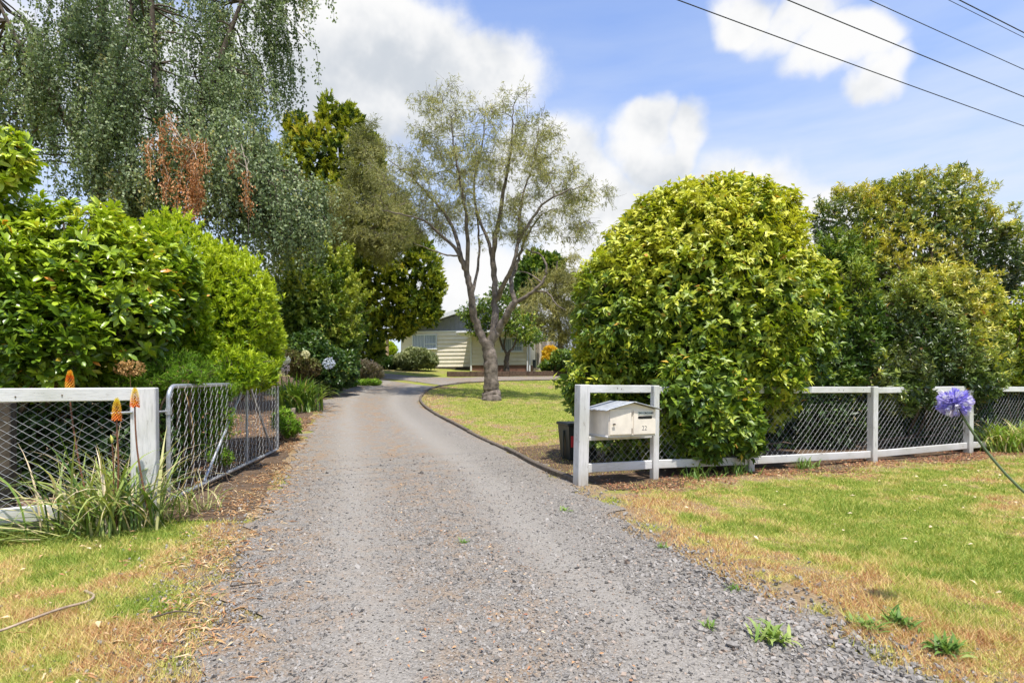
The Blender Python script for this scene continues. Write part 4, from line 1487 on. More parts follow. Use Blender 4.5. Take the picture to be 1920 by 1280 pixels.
# lime hedge with narrow leaves leaning over the gate
M['lime'] = leaf_mat('lime_leaf', [(0, (.035, .075, .008)), (.3, (.11, .19, .010)), (.6, (.25, .34, .014)), (.9, (.40, .46, .03)), (1, (.48, .40, .05))], .30, .4, .35)
shrub('lime_green_shrub', 'rounded lime green shrub with narrow leaves overhanging the gate', 'shrub',
      [E(400, 590, 8.6, 118, 130, .9), E(330, 525, 8.2, 100, 105, .9), E(455, 640, 9.0, 72, 100, .8), E(300, 610, 7.6, 100, 100, .5), E(390, 690, 8.0, 100, 40, .5), E(440, 702, 7.35, 55, 30, .35), E(485, 705, 8.3, 34, 26, .3)],
      5200, 10, .075, .26, T2, M['lime'], tl=.07, up=.5, rnd=.45, theta=(.3, .9), shell=.10, lump=.07, rbase=.62, rtop=.18, base=(-4.9, 8.6, 0), fill=.6, patchy=.3, big=0, shoots=260, shoot_len=.14)
# dark undergrowth seen through the left netting
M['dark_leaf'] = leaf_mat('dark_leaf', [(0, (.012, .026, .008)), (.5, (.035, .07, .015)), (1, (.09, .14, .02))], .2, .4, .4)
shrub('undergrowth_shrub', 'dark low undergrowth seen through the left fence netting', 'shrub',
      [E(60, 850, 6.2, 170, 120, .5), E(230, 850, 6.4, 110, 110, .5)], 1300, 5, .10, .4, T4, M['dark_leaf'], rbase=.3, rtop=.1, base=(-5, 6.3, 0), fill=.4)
# feathery plant by the gatepost
M['feather'] = leaf_mat('feather_leaf', [(0, (.05, .10, .012)), (.6, (.15, .27, .02)), (.9, (.28, .38, .05)), (1, (.36, .24, .09))], .3, .5, .2)
shrub('feathery_shrub', 'bright feathery green shrub with dried heads behind the gate hinge', 'shrub',
      [E(330, 700, 6.6, 75, 48, .3), E(350, 705, 5.95, 40, 20, .18), E(395, 730, 7.0, 55, 28, .2), E(260, 720, 6.3, 50, 38, .25), E(360, 790, 6.9, 80, 60, .25)], 1500, 12, .055, .10, T2, M['feather'], tl=.11, up=.55, rnd=.5, theta=(.3, .9),
      rbase=.5, rtop=.15, base=(-4.0, 6.8, 0), nstem=16, stem_r=.012, fill=.3)
M['dried'] = leaf_mat('dried_head', [(0, (.24, .13, .05)), (1, (.50, .33, .14))], .15, .7, .1)
for (px, py, d, lab) in ((243, 690, 6.0, 'dried tan flower head beside the gatepost, nearer the fence'), (338, 706, 6.3, 'dried tan flower head above the gate hinge')):
    t = empty('dried_flower_head', lab, 'flower head')
    p, nr_, _ = sample_blobs([E(px, py, d, 26, 15, .1)], 160, .3, 1)
    b, dd, u, LL, _ = whorls(p, nr_, 3, .03, .03)
    mb = MB(); mb.leaves(b, dd, u, LL, LL * .5, T2, RNG.random(len(b))); mb.build('florets', M['dried'], t, kind='stuff')
    c = P(px, py, d); mb = MB(); mb.tube(wob((c[0] + .1, c[1] + .1, float(tz(c[0], c[1]))), c, 6, .04), np.linspace(.006, .003, 6), 5); mb.build('stalk', M['dried'], t)
t_sprig = shrub('fern_sprig', 'small bright green sprig poking through the open gate netting', 'plant', [E(413, 856, 6.75, 22, 15, .08)], 130, 9, .05, .14, T2, M['feather'], tl=.07, up=.35,
                rbase=.35, rtop=.1, base=(-3.55, 6.85, 0), nstem=6, stem_r=.006, fill=0)

# ------------------------------------------------------------------ birch
M['birch'] = leaf_mat('birch_leaf', [(0, (.035, .058, .022)), (.35, (.11, .15, .068)), (.7, (.225, .27, .14)), (.9, (.36, .39, .23)), (.95, (.34, .26, .05)), (1, (.40, .16, .05))], .32, .5, .3, tcol=(1, 1.1, .7))


def weeping(name, label, crowns, trunks, nstr, ll, leafL, mat, lab_dead=None, pitch=.042, dens=1.0):
    t = empty(name, label, 'tree')
    wood = MB()
    limbs = []
    for path, r0 in trunks:
        pts = curve(np.array(path), 16)
        wood.tube(pts, np.linspace(r0, r0 * .3, 16), 9)
        limbs.append(pts)
    limbs = np.concatenate(limbs)
    wood.build('trunk', M['dark_bark'], t, True)
    # strand tops spread through the crown volume
    w = np.array([r[0] * r[1] * r[2] for c, r, _ in crowns]) ** .42; w /= w.sum()
    k = RNG.choice(len(crowns), nstr, p=w)
    C = np.array([crowns[i][0] for i in k]); R_ = np.array([crowns[i][1] for i in k]); ln = np.array([crowns[i][2] for i in k])
    ncl = nstr // 13
    ck = RNG.choice(len(crowns), ncl, p=w)
    cc = np.array([crowns[i][0] for i in ck]) + rand_dirs(ncl) * np.array([crowns[i][1] for i in ck]) * (RNG.random(ncl) ** .4)[:, None]
    pick = RNG.integers(0, ncl, nstr); k = ck[pick]
    C = np.array([crowns[i][0] for i in k]); ln = np.array([crowns[i][2] for i in k])
    top = cc[pick] + RNG.normal(0, .26, (nstr, 3)) * [1, 1, .7]
    tone = RNG.normal(0, .14, ncl)[pick]
    length = ll * ln * RNG.uniform(.45, 1.25, nstr)
    tw = MB()
    allp, alld, allr = [], [], []
    gz = tz(top[:, 0], top[:, 1])
    sides = norm(np.concatenate([(cc[pick] - C)[:, :2], np.zeros((nstr, 1))], 1) + RNG.normal(0, .4, (nstr, 3)) * [1, 1, 0])
    for i in range(nstr):
        L = min(length[i], top[i, 2] - gz[i] - .4)
        if L < .3: continue
        m = 7
        s = np.linspace(0, 1, m)
        out_ = (s ** .6) * .25 * L
        p = top[i][None] + sides[i][None] * out_[:, None] * .7
        p[:, 2] += .16 * L * np.sin(np.minimum(s * 2.2, 1) * np.pi) - L * s ** 1.25
        p += np.cumsum(RNG.normal(0, .02 * L, (m, 3)) * [1, 1, .2], 0)
        tw.tube(p, np.linspace(.006, .0025, m), 3, cap=False)
        nl = int(L / pitch * 2.1 * dens)
        tt = RNG.random(nl) * (m - 1)
        a = np.minimum(tt.astype(int), m - 2); fr = (tt - a)[:, None]
        q = p[a] * (1 - fr) + p[a + 1] * fr
        spread = .02 + .07 * RNG.random(nl)[:, None]
        q = q + RNG.normal(size=(nl, 3)) * spread
        allp.append(q); allr.append(np.full(nl, RNG.normal(.50, .13) + tone[i]))
        if i % 5 == 0:
            j = np.argmin(np.linalg.norm(limbs - top[i], axis=1))
            tw.tube(wob(limbs[j], top[i], 6, .08, -.06), np.linspace(.03, .006, 6), 5, cap=False)
    tw.build('twigs', M['dark_bark'], t, kind='stuff')
    p = np.concatenate(allp); r = np.concatenate(allr)
    n = len(p)
    d = norm(RNG.normal(0, .5, (n, 3)) + [0, 0, -.55])
    u = norm(RNG.normal(size=(n, 3)) + [0, -.5, .6])
    r = np.clip(r + RNG.normal(0, .13, n), 0, .93)
    LL = leafL * RNG.uniform(.7, 1.25, n)
    mb = MB(); mb.leaves(p, d, u, LL, LL * .72, T2, r); mb.build('foliage', mat, t, kind='stuff')
    return t


birch = weeping('weeping_birch', 'tall weeping silver birch with small grey-green leaves at upper left', [
    (*E(60, 60, 14.5, 200, 190, 2.2), 1.0), (*E(250, 20, 14.0, 190, 190, 2.2), 1.0), (*E(400, 20, 14.5, 130, 150, 1.8), 1.0), (*E(440, 150, 14.0, 62, 100, 1.2), .9),
    (*E(120, 210, 14.0, 200, 140, 1.6), .9), (*E(320, 200, 13.5, 120, 130, 1.3), .9), (*E(420, 300, 13.0, 70, 70, 1.0), .8), (*E(500, 340, 13.4, 82, 42, 1.0), .75),
    (*E(470, 400, 12.8, 92, 66, 1.0), .65), (*E(560, 330, 13.6, 45, 35, .7), .55), (*E(515, 440, 12.9, 60, 50, .7), .55), (*E(570, 370, 13.6, 34, 40, .6), .5), (*E(500, 360, 13.0, 70, 60, .8), .6), (*E(480, 300, 13.3, 40, 60, .8), .7), (*E(530, 400, 13.2, 50, 50, .7), .5), (*E(-120, 120, 14.0, 160, 260, 2.0), 1.0), (*E(500, -10, 14.5, 45, 40, .8), .8), (*E(558, -75, 14.5, 18, 30, .3), .8), (*E(525, 15, 14.5, 14, 25, .3), .7), (*E(300, 330, 13.5, 120, 60, 1.0), .7), (*E(150, 340, 13.5, 150, 60, 1.0), .6)],
    [([P(170, 760, 14.5), P(178, 560, 14.5), P(186, 330, 14.4), P(190, 150, 14.3), P(192, -120, 14.2)], .24), ([P(325, 760, 14.0), P(322, 520, 13.9), P(312, 300, 13.9), P(290, 120, 14.0), P(280, -100, 14.1)], .17),
     ([P(186, 330, 14.4), P(120, 220, 14.0), P(40, 90, 13.8), P(-20, -30, 13.8)], .10), ([P(312, 300, 13.9), P(370, 210, 13.8), P(420, 90, 14.0), P(480, -70, 14.3)], .10),
     ([P(190, 180, 14.3), P(240, 60, 14.3), P(250, -80, 14.3)], .09), ([P(322, 520, 13.9), P(400, 400, 13.4), P(480, 330, 13.3)], .07)],
    2150, 1.55, .075, M['birch'], pitch=.031)

# dead orange branch hanging in front of the birch
M['dead'] = leaf_mat('dead_leaf', [(0, (.16, .065, .025)), (.5, (.34, .155, .055)), (1, (.50, .30, .16))], .25, .6, .2, tcol=(1.2, .9, .5))
for (name, lab, tops, base, n) in (
        ('dead_birch_branch', 'dead branch with hanging orange brown leaves in front of the birch', [(300, 225, 55), (285, 260, 70), (320, 215, 80), (345, 255, 60), (355, 300, 100), (375, 265, 120), (372, 300, 90), (340, 320, 80), (365, 340, 70), (318, 330, 50), (350, 350, 60), (305, 275, 80), (385, 265, 60), (360, 285, 110)], (352, 238), 150),
        ('dead_birch_branch', 'smaller dead orange twig hanging right of the big dead branch', [(440, 280, 40), (467, 320, 70), (472, 345, 60), (436, 285, 30)], (452, 270), 90)):
    t = empty(name, lab, 'branch')
    d = 11.8
    w = MB(); mb = MB()
    b0 = P(*base, d)
    w.tube([P(base[0] + 10, base[1] + 120, d + .5), P(base[0] + 12, base[1] + 50, d + .1), b0], [.016, .018, .010], 7)
    for (px, py, L) in tops:
        a = P(px, py, d + RNG.uniform(-.25, .25)); e = P(px + RNG.uniform(-8, 8), py + L, d + RNG.uniform(-.2, .2))
        w.tube(wob(P(base[0] + 10, base[1] + 45, d), a, 5, .1), np.linspace(.007, .004, 5), 4, cap=False)
        pp = wob(a, e, 8, .05); w.tube(pp, np.linspace(.006, .003, 8), 3, cap=False)
        m = int(n * L / 60)
        tt = RNG.random(m) * 6.99; ii = tt.astype(int); q = pp[ii] + (pp[ii + 1] - pp[ii]) * (tt - ii)[:, None] + RNG.normal(0, .055, (m, 3))
        dd = norm(RNG.normal(0, .4, (m, 3)) + [0, 0, -.8]); LL = .062 * RNG.uniform(.7, 1.2, m)
        mb.leaves(q, dd, norm(RNG.normal(size=(m, 3)) + [0, -1, 0]), LL, LL * .5, T2, RNG.random(m))
    w.build('branch', M['pale_wood'], t); mb.build('dead_leaves', M['dead'], t, kind='stuff')

# ------------------------------------------------------------------ yellow-green conifer behind the drive
M['conifer'] = leaf_mat('conifer_spray', [(0, (.022, .042, .008)), (.25, (.08, .12, .013)), (.5, (.20, .235, .02)), (.9, (.36, .36, .035)), (1, (.42, .34, .05))], .2, .55, .2)


def conifer(name, label, blobs, n, per, L, trunk, mat, rbase=.42, lump=.3, wr=.3, group=None, rtop=.15):
    t = empty(name, label, 'tree', group)
    mb = MB()
    pts = curve(np.array(trunk[0]), 14); mb.tube(pts, np.linspace(trunk[1], trunk[1] * .15, 14), 9)
    pos, nr_, dep = sample_blobs(blobs, n, .16, .4, lump, 1.1)
    for i in RNG.choice(n, 60):
        j = np.argmin(np.linalg.norm(pts - pos[i] + [0, 0, .6], axis=1))
        mb.tube(wob(pts[j], pos[i], 6, .05), np.linspace(.05, .012, 6), 4, cap=False)
    mb.build('trunk', M['dark_bark'], t, True)
    b, d, u, LL, ax = whorls(pos, nr_, per, .28, L, .45, .38, (.2, .8), .35)
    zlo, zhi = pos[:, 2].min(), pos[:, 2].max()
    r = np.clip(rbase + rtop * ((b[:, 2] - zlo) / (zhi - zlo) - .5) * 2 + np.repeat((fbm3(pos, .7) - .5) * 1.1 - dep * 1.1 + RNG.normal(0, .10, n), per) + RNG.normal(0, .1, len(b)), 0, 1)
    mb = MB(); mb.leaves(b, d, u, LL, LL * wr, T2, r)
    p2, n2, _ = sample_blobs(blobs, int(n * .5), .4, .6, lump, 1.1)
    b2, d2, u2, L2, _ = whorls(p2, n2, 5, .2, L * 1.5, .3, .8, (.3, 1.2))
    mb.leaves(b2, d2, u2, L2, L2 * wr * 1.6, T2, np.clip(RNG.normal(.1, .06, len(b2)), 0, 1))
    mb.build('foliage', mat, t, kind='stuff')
    return t


conifer('cypress_tree', 'tall yellow-green cypress rising behind the drive left of the house', [
    E(615, 235, 27, 22, 55, .8), E(560, 262, 27, 32, 50, .9), E(660, 240, 27, 24, 50, .8), E(610, 300, 27, 95, 60, 1.5), E(545, 300, 27, 32, 30, .8), E(690, 300, 27, 32, 60, .9),
    E(650, 400, 27, 80, 90, 1.8), E(720, 450, 27, 72, 80, 1.8), E(770, 510, 26.6, 60, 75, 1.6), E(690, 540, 26.6, 85, 75, 2), E(620, 520, 27, 80, 110, 2), E(765, 575, 26.3, 52, 40, 1.3), E(735, 605, 26.2, 58, 30, 1.2), E(690, 650, 25.6, 32, 45, .9), E(795, 590, 26.3, 36, 26, 1.0), E(800, 545, 26.5, 34, 45, 1.0)],
    4400, 14, .22, ([P(672, 700, 27.2), P(668, 560, 27.2), P(655, 420, 27.2), P(640, 300, 27), P(630, 190, 27)], .32), M['conifer'], lump=.2, rbase=.62)

# ------------------------------------------------------------------ open trees with narrow leaves
M['willow'] = leaf_mat('narrow_leaf', [(0, (.09, .10, .03)), (.4, (.22, .21, .06)), (.75, (.34, .31, .10)), (1, (.44, .38, .15))], .25, .5, .3, tcol=(1.1, 1.1, .6))


M['willow_green'] = leaf_mat('pale_narrow_leaf', [(0, (.10, .12, .04)), (.4, (.22, .225, .085)), (.75, (.34, .335, .14)), (1, (.44, .40, .18))], .35, .5, .3, tcol=(1.1, 1.1, .7))


def open_tree(name, label, limbs, crown, natt, per, L, mat, bark, twig_r=.008, wr=.13, d_jit=1.0, group=None, rbase=.5, hang=.5, clump=.32, branch_amp=.09, mid=.35, smooth=True):
    """limbs: list of (path of 3d points, r0, r1); crown: blobs where twig tips end"""
    t = empty(name, label, 'tree', group)
    wood = MB(); nodes = []; rads = []
    for path, r0, r1 in limbs:
        n = max(12, len(path) * 4)
        pts = curve(np.array(path), n)
        pts[2:-1] += RNG.normal(0, .018, (n - 3, 3)) * min(1, r0 * 10)
        rr = np.linspace(r0, r1, n) * RNG.uniform(.94, 1.07, n)
        wood.tube(pts, rr, 10); nodes.append(pts[n // 3:]); rads.append(rr[n // 3:])
    wood.build('trunk', M[bark], t, smooth)
    nodes = np.concatenate(nodes); rads = np.concatenate(rads)
    pos, nr_, dep = sample_blobs(crown, natt, .5, .9, .25, 1.2)
    pos = pos[np.argsort(((pos[:, None] - nodes[None, ::4]) ** 2).sum(-1).min(1))]
    tw = MB(); lp, la, lr = [], [], []
    tips_n = nodes.copy(); tips_r = rads.copy()
    for i in range(natt):
        dd = pos[i] - tips_n
        cost = np.linalg.norm(dd, axis=1) + np.clip(-dd[:, 2], 0, 9) * .8
        j = int(np.argmin(cost))
        p = wob(tips_n[j], pos[i], 6, branch_amp, -.08)
        r0 = min(tips_r[j] * .7, .008 + .016 * cost[j])
        tw.tube(p, np.linspace(max(r0, .006), .004, 6), 4, cap=False)
        tips_n = np.concatenate([tips_n, p[2:5]]); tips_r = np.concatenate([tips_r, np.linspace(r0, .005, 6)[2:5]])
        m = RNG.poisson(per)
        c = p[-1] + RNG.normal(0, clump * .5, (m, 3)) * [1, 1, .8]
        c[: m // 3] = p[3] + RNG.normal(0, clump * .4, (m // 3, 3))
        # little leaf-bearing shoots
        lp.append(c); la.append(np.repeat(norm(pos[i] - tips_n[j])[None], m, 0)); lr.append(np.full(m, RNG.normal(rbase, .15)))
        for s in range(6):
            e = p[-1] + RNG.normal(0, clump * .7, 3)
            tw.tube([p[4], (p[4] + e) / 2 + RNG.normal(0, .03, 3), e], [.005, .004, .002], 3, cap=False)
    tw.build('twigs', M[bark], t, kind='stuff')
    p = np.concatenate(lp); a = np.concatenate(la); r = np.concatenate(lr); n = len(p)
    # leaves in small hanging sprays
    k = 5
    d = norm(a * .5 + RNG.normal(0, .6, (n, 3)) + [0, 0, -hang])
    P_ = np.repeat(p, k, 0) + np.repeat(d, k, 0) * (RNG.random(n * k) * L * 1.4)[:, None] + RNG.normal(0, .012, (n * k, 3))
    D_ = norm(np.repeat(d, k, 0) + RNG.normal(0, .45, (n * k, 3)))
    r = np.clip(np.repeat(r, k) + RNG.normal(0, .16, n * k), 0, 1)
    LL = L * RNG.uniform(.65, 1.2, n * k)
    mb = MB(); mb.leaves(P_, D_, RNG.normal(size=(n * k, 3)), LL, LL * wr, T2, r); mb.build('foliage', mat, t, kind='stuff')
    return t


D = 18.0
def Q(*pp, dj=0.0):
    """limb path from photo pixels at the tree's distance, with depth offsets"""
    out = []
    for i, q in enumerate(pp):
        out.append(P(q[0], q[1], D + (q[2] if len(q) > 2 else 0.0)))
    return out


open_tree('narrow_leaved_tree', 'open narrow-leaved tree with forked grey trunk on the lawn', [
    (Q((921, 757), (921, 735), (920, 697), (917, 663), (913, 641)), .25, .20),
    (Q((923, 760), (922, 748), (921, 728)), .36, .25),
    (Q((915, 655), (904, 634), (893, 605), (886, 580, -.1), (882, 545, -.2), (875, 513, -.2), (862, 474, -.3)), 0.141, 0.081),
    (Q((866, 485, -.3), (850, 462, -.4), (825, 440, -.6), (796, 414, -.9), (762, 404, -1.2), (720, 395, -1.4)), 0.057, 0.013),
    (Q((864, 478, -.3), (850, 431, 0), (835, 402, .2), (806, 368, .4), (767, 329, .5), (728, 300, .6)), 0.067, 0.013),
    (Q((875, 515, -.2), (877, 450, -.5), (874, 402, -.7), (864, 343, -.9), (852, 280, -1), (846, 220, -1)), 0.074, 0.013),
    (Q((884, 560, -.2), (896, 500, .4), (899, 455, .8), (893, 402, 1.1), (888, 350, 1.2), (893, 300, 1.2)), 0.053, 0.013),
    (Q((915, 660), (925, 620), (927, 590, .2), (928, 542, .3), (925, 494, .3), (927, 455, .2), (937, 411, .2), (942, 373, 0), (951, 324, -.2), (960, 262, -.3), (962, 200, -.3)), 0.134, 0.016),
    (Q((925, 494, .3), (911, 440, .6), (896, 405, .8), (889, 345, .9), (905, 270, .8), (910, 210, .8)), 0.060, 0.013),
    (Q((934, 560, .2), (950, 520, -.3), (965, 490, -.5), (971, 455, -.5), (995, 415, -.6), (1019, 382, -.7), (1063, 358, -.8), (1105, 348, -.9)), 0.081, 0.013),
    (Q((972, 455, -.5), (975, 400, .1), (985, 350, .4), (1003, 300, .6), (1010, 240, .6)), 0.050, 0.013),
    (Q((917, 650), (937, 612), (955, 585, -.2), (966, 566, -.3)), 0.148, 0.100),
    (Q((966, 568, -.3), (958, 528, 0), (966, 505, .3), (974, 480, .5), (990, 440, .8), (1020, 400, 1.0), (1050, 390, 1.1)), 0.081, 0.013),
    (Q((964, 570, -.3), (990, 553, -.5), (1012, 535, -.6), (1022, 520, -.6), (1024, 499, -.6), (1014, 479, -.5), (990, 469, -.3)), 0.067, 0.018),
    (Q((1000, 546, -.5), (1025, 548, -.7), (1045, 572, -.9), (1062, 582, -1)), 0.034, 0.010),
    (Q((1016, 530, -.6), (990, 512, -.4), (962, 507, -.3)), 0.030, 0.010),
    (Q((866, 480, -.3), (838, 478, -.7), (812, 470, -1.0), (775, 455, -1.2)), 0.034, 0.007)],
    [E(850, 245, D, 85, 70, 1.9), E(785, 325, D, 100, 70, 1.8), E(900, 280, D, 95, 75, 2), E(960, 235, D, 70, 55, 1.6), E(1005, 310, D, 85, 70, 1.8), E(1065, 360, D, 62, 55, 1.4), E(1080, 420, D, 40, 60, 1.0), E(1122, 362, D, 30, 22, .6),
     E(740, 375, D, 62, 70, 1.4), E(722, 310, D, 40, 40, 1.0), E(880, 360, D, 110, 60, 2), E(1020, 430, D, 50, 40, 1), E(945, 355, D, 80, 60, 1.6), E(800, 420, D, 60, 40, 1.2), E(960, 430, D, 60, 30, 1.2)],
    500, 22, .11, M['willow_green'], 'bark', wr=.15, clump=.25, rbase=.55, hang=.8)
D = 23.0
open_tree('olive_willow', 'olive brown feathery tree behind and left of the forked tree', [
    (Q((664, 715, 4.5), (664, 600, 4.5), (668, 500, 3.5), (678, 420, 1), (690, 300)), .13, .03), (Q((672, 470, 2.5), (640, 420), (615, 380)), .07, .02), (Q((676, 440, 1.5), (730, 400), (750, 340)), .07, .02)],
    [E(665, 410, D, 75, 60, 1.3), E(700, 340, D, 55, 60, 1.2), E(700, 440, D, 70, 50, 1.2), E(735, 400, D, 45, 70, 1), E(690, 270, D, 32, 40, .8)], 240, 52, .14, M['willow_green'], 'bark', rbase=.42, hang=.5)
D = 40.0
open_tree('olive_willow', 'drooping olive willow right of and behind the house', [
    (Q((1050, 700), (1050, 620), (1040, 540), (1045, 490)), .22, .04), (Q((1048, 600), (1010, 550), (990, 520)), .1, .03), (Q((1045, 560), (1085, 520)), .1, .03)],
    [E(1040, 560, D, 62, 62, 2.4), E(1000, 590, D, 48, 42, 2), E(1075, 530, D, 42, 50, 2), E(1060, 620, D, 45, 40, 2), E(975, 615, D, 25, 20, 1.2), E(1100, 590, D, 50, 60, 2)], 210, 60, .22, M['willow'], 'bark', rbase=.38, hang=1.0, clump=.55)
M['mid_green'] = leaf_mat('mid_green_leaf', [(0, (.022, .05, .010)), (.35, (.075, .135, .016)), (.7, (.20, .255, .03)), (.93, (.36, .38, .06)), (1, (.42, .33, .07))], .25, .42, .4)
conifer('green_tree', 'dark green tree top behind the drooping olive willow', [E(1005, 505, 46, 34, 34, 1.6), E(1030, 500, 46, 26, 25, 1.2), E(985, 540, 46, 22, 30, 1.2)], 700, 9, .3,
        ([P(1005, 690, 46.5), P(1005, 480, 46.5)], .2), M['mid_green'], rbase=.4, wr=.5)

# small tree before the house
D = 30.5
open_tree('small_fruit_tree', 'small fork-trunked leafy tree in front of the house wall', [
    (Q((950, 696), (950, 675), (952, 660)), .16, .11), (Q((951, 665), (942, 648), (935, 625), (925, 600)), .08, .02), (Q((952, 662), (962, 652), (968, 635), (975, 615)), .07, .02), (Q((945, 655), (948, 620), (945, 590)), .06, .02), (Q((935, 625), (900, 612), (875, 615)), .04, .012)],
    [E(930, 585, D, 42, 42, 1.2), E(965, 610, D, 45, 26, 1.2), E(985, 630, D, 26, 14, .9), E(895, 615, D, 30, 16, .8), E(880, 590, D, 18, 14, .6), E(945, 560, D, 28, 30, 1), E(868, 585, D, 12, 9, .4)], 150, 13, .15, M['mid_green'], 'dark_bark', wr=.55, hang=.2, rbase=.42)

# ------------------------------------------------------------------ planting left of the drive
shrub('laurel_shrub', 'tall mid green leafy shrub left of the drive below the birch', 'shrub', [
    E(600, 600, 18.5, 62, 85, 1.0), E(560, 560, 18, 55, 80, 1.0), E(640, 640, 19, 36, 60, .8), E(610, 520, 19, 52, 45, .9), E(655, 590, 19.5, 26, 50, .8)],
    3600, 8, .10, .50, T2, M['mid_green'], tl=.12, rbase=.62, rtop=.25, base=(-6.6, 18.6, 0), lump=.34, fill=.5, patchy=.5, shoots=260, shoot_len=.6, freq=1.3)
M['dark_shrub'] = leaf_mat('dark_shrub_leaf', [(0, (.012, .028, .008)), (.5, (.04, .085, .014)), (.9, (.12, .18, .025)), (1, (.3, .26, .04))], .22, .38, .45)
shrub('hydrangea_shrub', 'dark green shrub with pale blue flower behind the agapanthus clump', 'shrub', [
    E(605, 690, 17.2, 50, 42, .7), E(570, 665, 17.0, 48, 48, .7), E(640, 690, 17.8, 36, 38, .6)], 1900, 7, .10, .52, T4, M['dark_shrub'], rbase=.45, rtop=.2, base=(-6.0, 17.2, 0), lump=.2, fill=.5)
M['rusty'] = leaf_mat('rusty_leaf', [(0, (.05, .05, .018)), (.45, (.12, .085, .03)), (.7, (.10, .13, .03)), (1, (.20, .21, .05))], .2, .5, .3)
shrub('rusty_shrub', 'brown tinged low shrub between the lime shrub and the blue hydrangea', 'shrub', [E(572, 690, 16.4, 32, 22, .4), E(548, 678, 16.2, 24, 24, .4)], 620, 7, .06, .4, T2, M['rusty'], rbase=.5, base=(-6.2, 16.4, 0), stem_r=.007, nstem=6)
shrub('lavender_bush', 'grey-mauve twiggy lavender bush at the far bend of the drive', 'shrub', [E(682, 696, 22.5, 34, 20, .6), E(700, 702, 23, 18, 12, .4)], 900, 9, .16, .10, T2,
      leaf_mat('lavender_leaf', [(0, (.06, .065, .035)), (.6, (.17, .15, .085)), (1, (.30, .22, .20))], .15, .6, .2), up=.75, rnd=.3, theta=(.1, .5), base=(-5.7, 22.5, 0), rbase=.5)
shrub('ground_cover', 'low bright green ground cover at the end of the stone edging', 'plant', [E(692, 716, 21.5, 28, 6, .5), E(655, 718, 20.5, 18, 5, .4)], 500, 5, .08, .4, T2, M['feather'], base=(-5.4, 21.3, 0), nstem=0, rbase=.5, fill=.2)
shrub('low_gate_plant', 'small yellow-green plant at the foot of the gate end', 'plant', [E(532, 785, 10.3, 18, 22, .25), E(545, 800, 10.0, 16, 14, .2)], 260, 8, .09, .16, T2, M['feather'], base=(-4.1, 10.2, 0), nstem=5, rbase=.55, up=.7)

# pale flower heads among the shrubs
for (px, py, d, col, lab, rr) in ((617, 681, 16.3, (.52, .57, .72), 'pale blue hydrangea head on the dark shrub by the drive', 11), (537, 675, 15.4, (.70, .70, .52), 'cream flower head beside the lime shrub, upper one', 7),
                                  (531, 692, 15.2, (.62, .48, .42), 'pinkish cream flower head just above the agapanthus clump', 11), (573, 664, 16.0, (.66, .62, .35), 'small yellowish flower head left of the blue hydrangea', 7)):
    t = empty('flower_head', lab, 'flower')
    p, nr_, _ = sample_blobs([E(px, py, d, rr, rr, rr * d / F)], 120, .15, 1, .1)
    mb = MB(); b, dd, u, LL, _ = whorls(p, nr_, 3, .01, .035, 0, .2, (.8, 1.3)); mb.leaves(b, dd, u, LL, LL * .8, T2, RNG.random(len(b)))
    mb.build('petals', leaf_mat('petal', [(0, tuple(x * .8 for x in col)), (1, col)], .25, .6, .2, tcol=(1, 1, 1)), t, kind='stuff')
    c = P(px, py, d); mb = MB(); mb.tube([c, c + (-.05, .1, -.25)], .005, 5); mb.build('stalk', M['twig'], t)

# house planting
shrub('grey_green_shrub', 'rounded grey-green shrub under the house window', 'shrub', [E(782, 672, 31.2, 38, 19, .9), E(760, 676, 31.5, 24, 15, .7), E(805, 678, 31.2, 16, 12, .5)], 1500, 8, .16, .28, T2,
      leaf_mat('grey_green_leaf', [(0, (.05, .075, .03)), (.5, (.15, .18, .075)), (.9, (.33, .34, .18)), (1, (.4, .36, .2))], .2, .5, .3), up=.6, base=(-5.2, 31.3, 0), rbase=.5, fill=.5)
shrub('dark_porch_shrub', 'small dark shrub beside the tan porch post', 'shrub', [E(728, 682, 31.5, 17, 14, .6)], 400, 7, .14, .4, T2, M['dark_shrub'], base=(-6.8, 31.5, 0))
shrub('yellow_far_shrub', 'sunlit yellow-green shrub glimpsed behind the porch', 'shrub', [E(723, 655, 40, 20, 18, 1.0), E(712, 660, 40, 16, 18, 1)], 400, 7, .2, .4, T2, M['lime'], base=(-8.8, 40, 0), rbase=.65)
M['gold'] = leaf_mat('gold_leaf', [(0, (.12, .13, .012)), (.4, (.42, .30, .02)), (.8, (.60, .40, .02)), (1, (.62, .22, .03))], .3, .45, .3, tcol=(1.1, 1, .5))
shrub('golden_shrub', 'golden yellow shrub beside the paling fence', 'shrub', [E(1032, 664, 32.5, 14, 16, .5), E(1026, 674, 32.3, 11, 9, .4)], 500, 8, .15, .3, T2, M['gold'], up=.6, base=(2.1, 32.5, 0), rbase=.6)
shrub('dark_house_shrub', 'low dark green shrub under the golden shrub', 'shrub', [E(1032, 685, 31.8, 24, 10, .6), E(1060, 675, 31.5, 30, 20, .8)], 600, 7, .14, .45, T2, M['mid_green'], base=(2.2, 31.8, 0), rbase=.35)

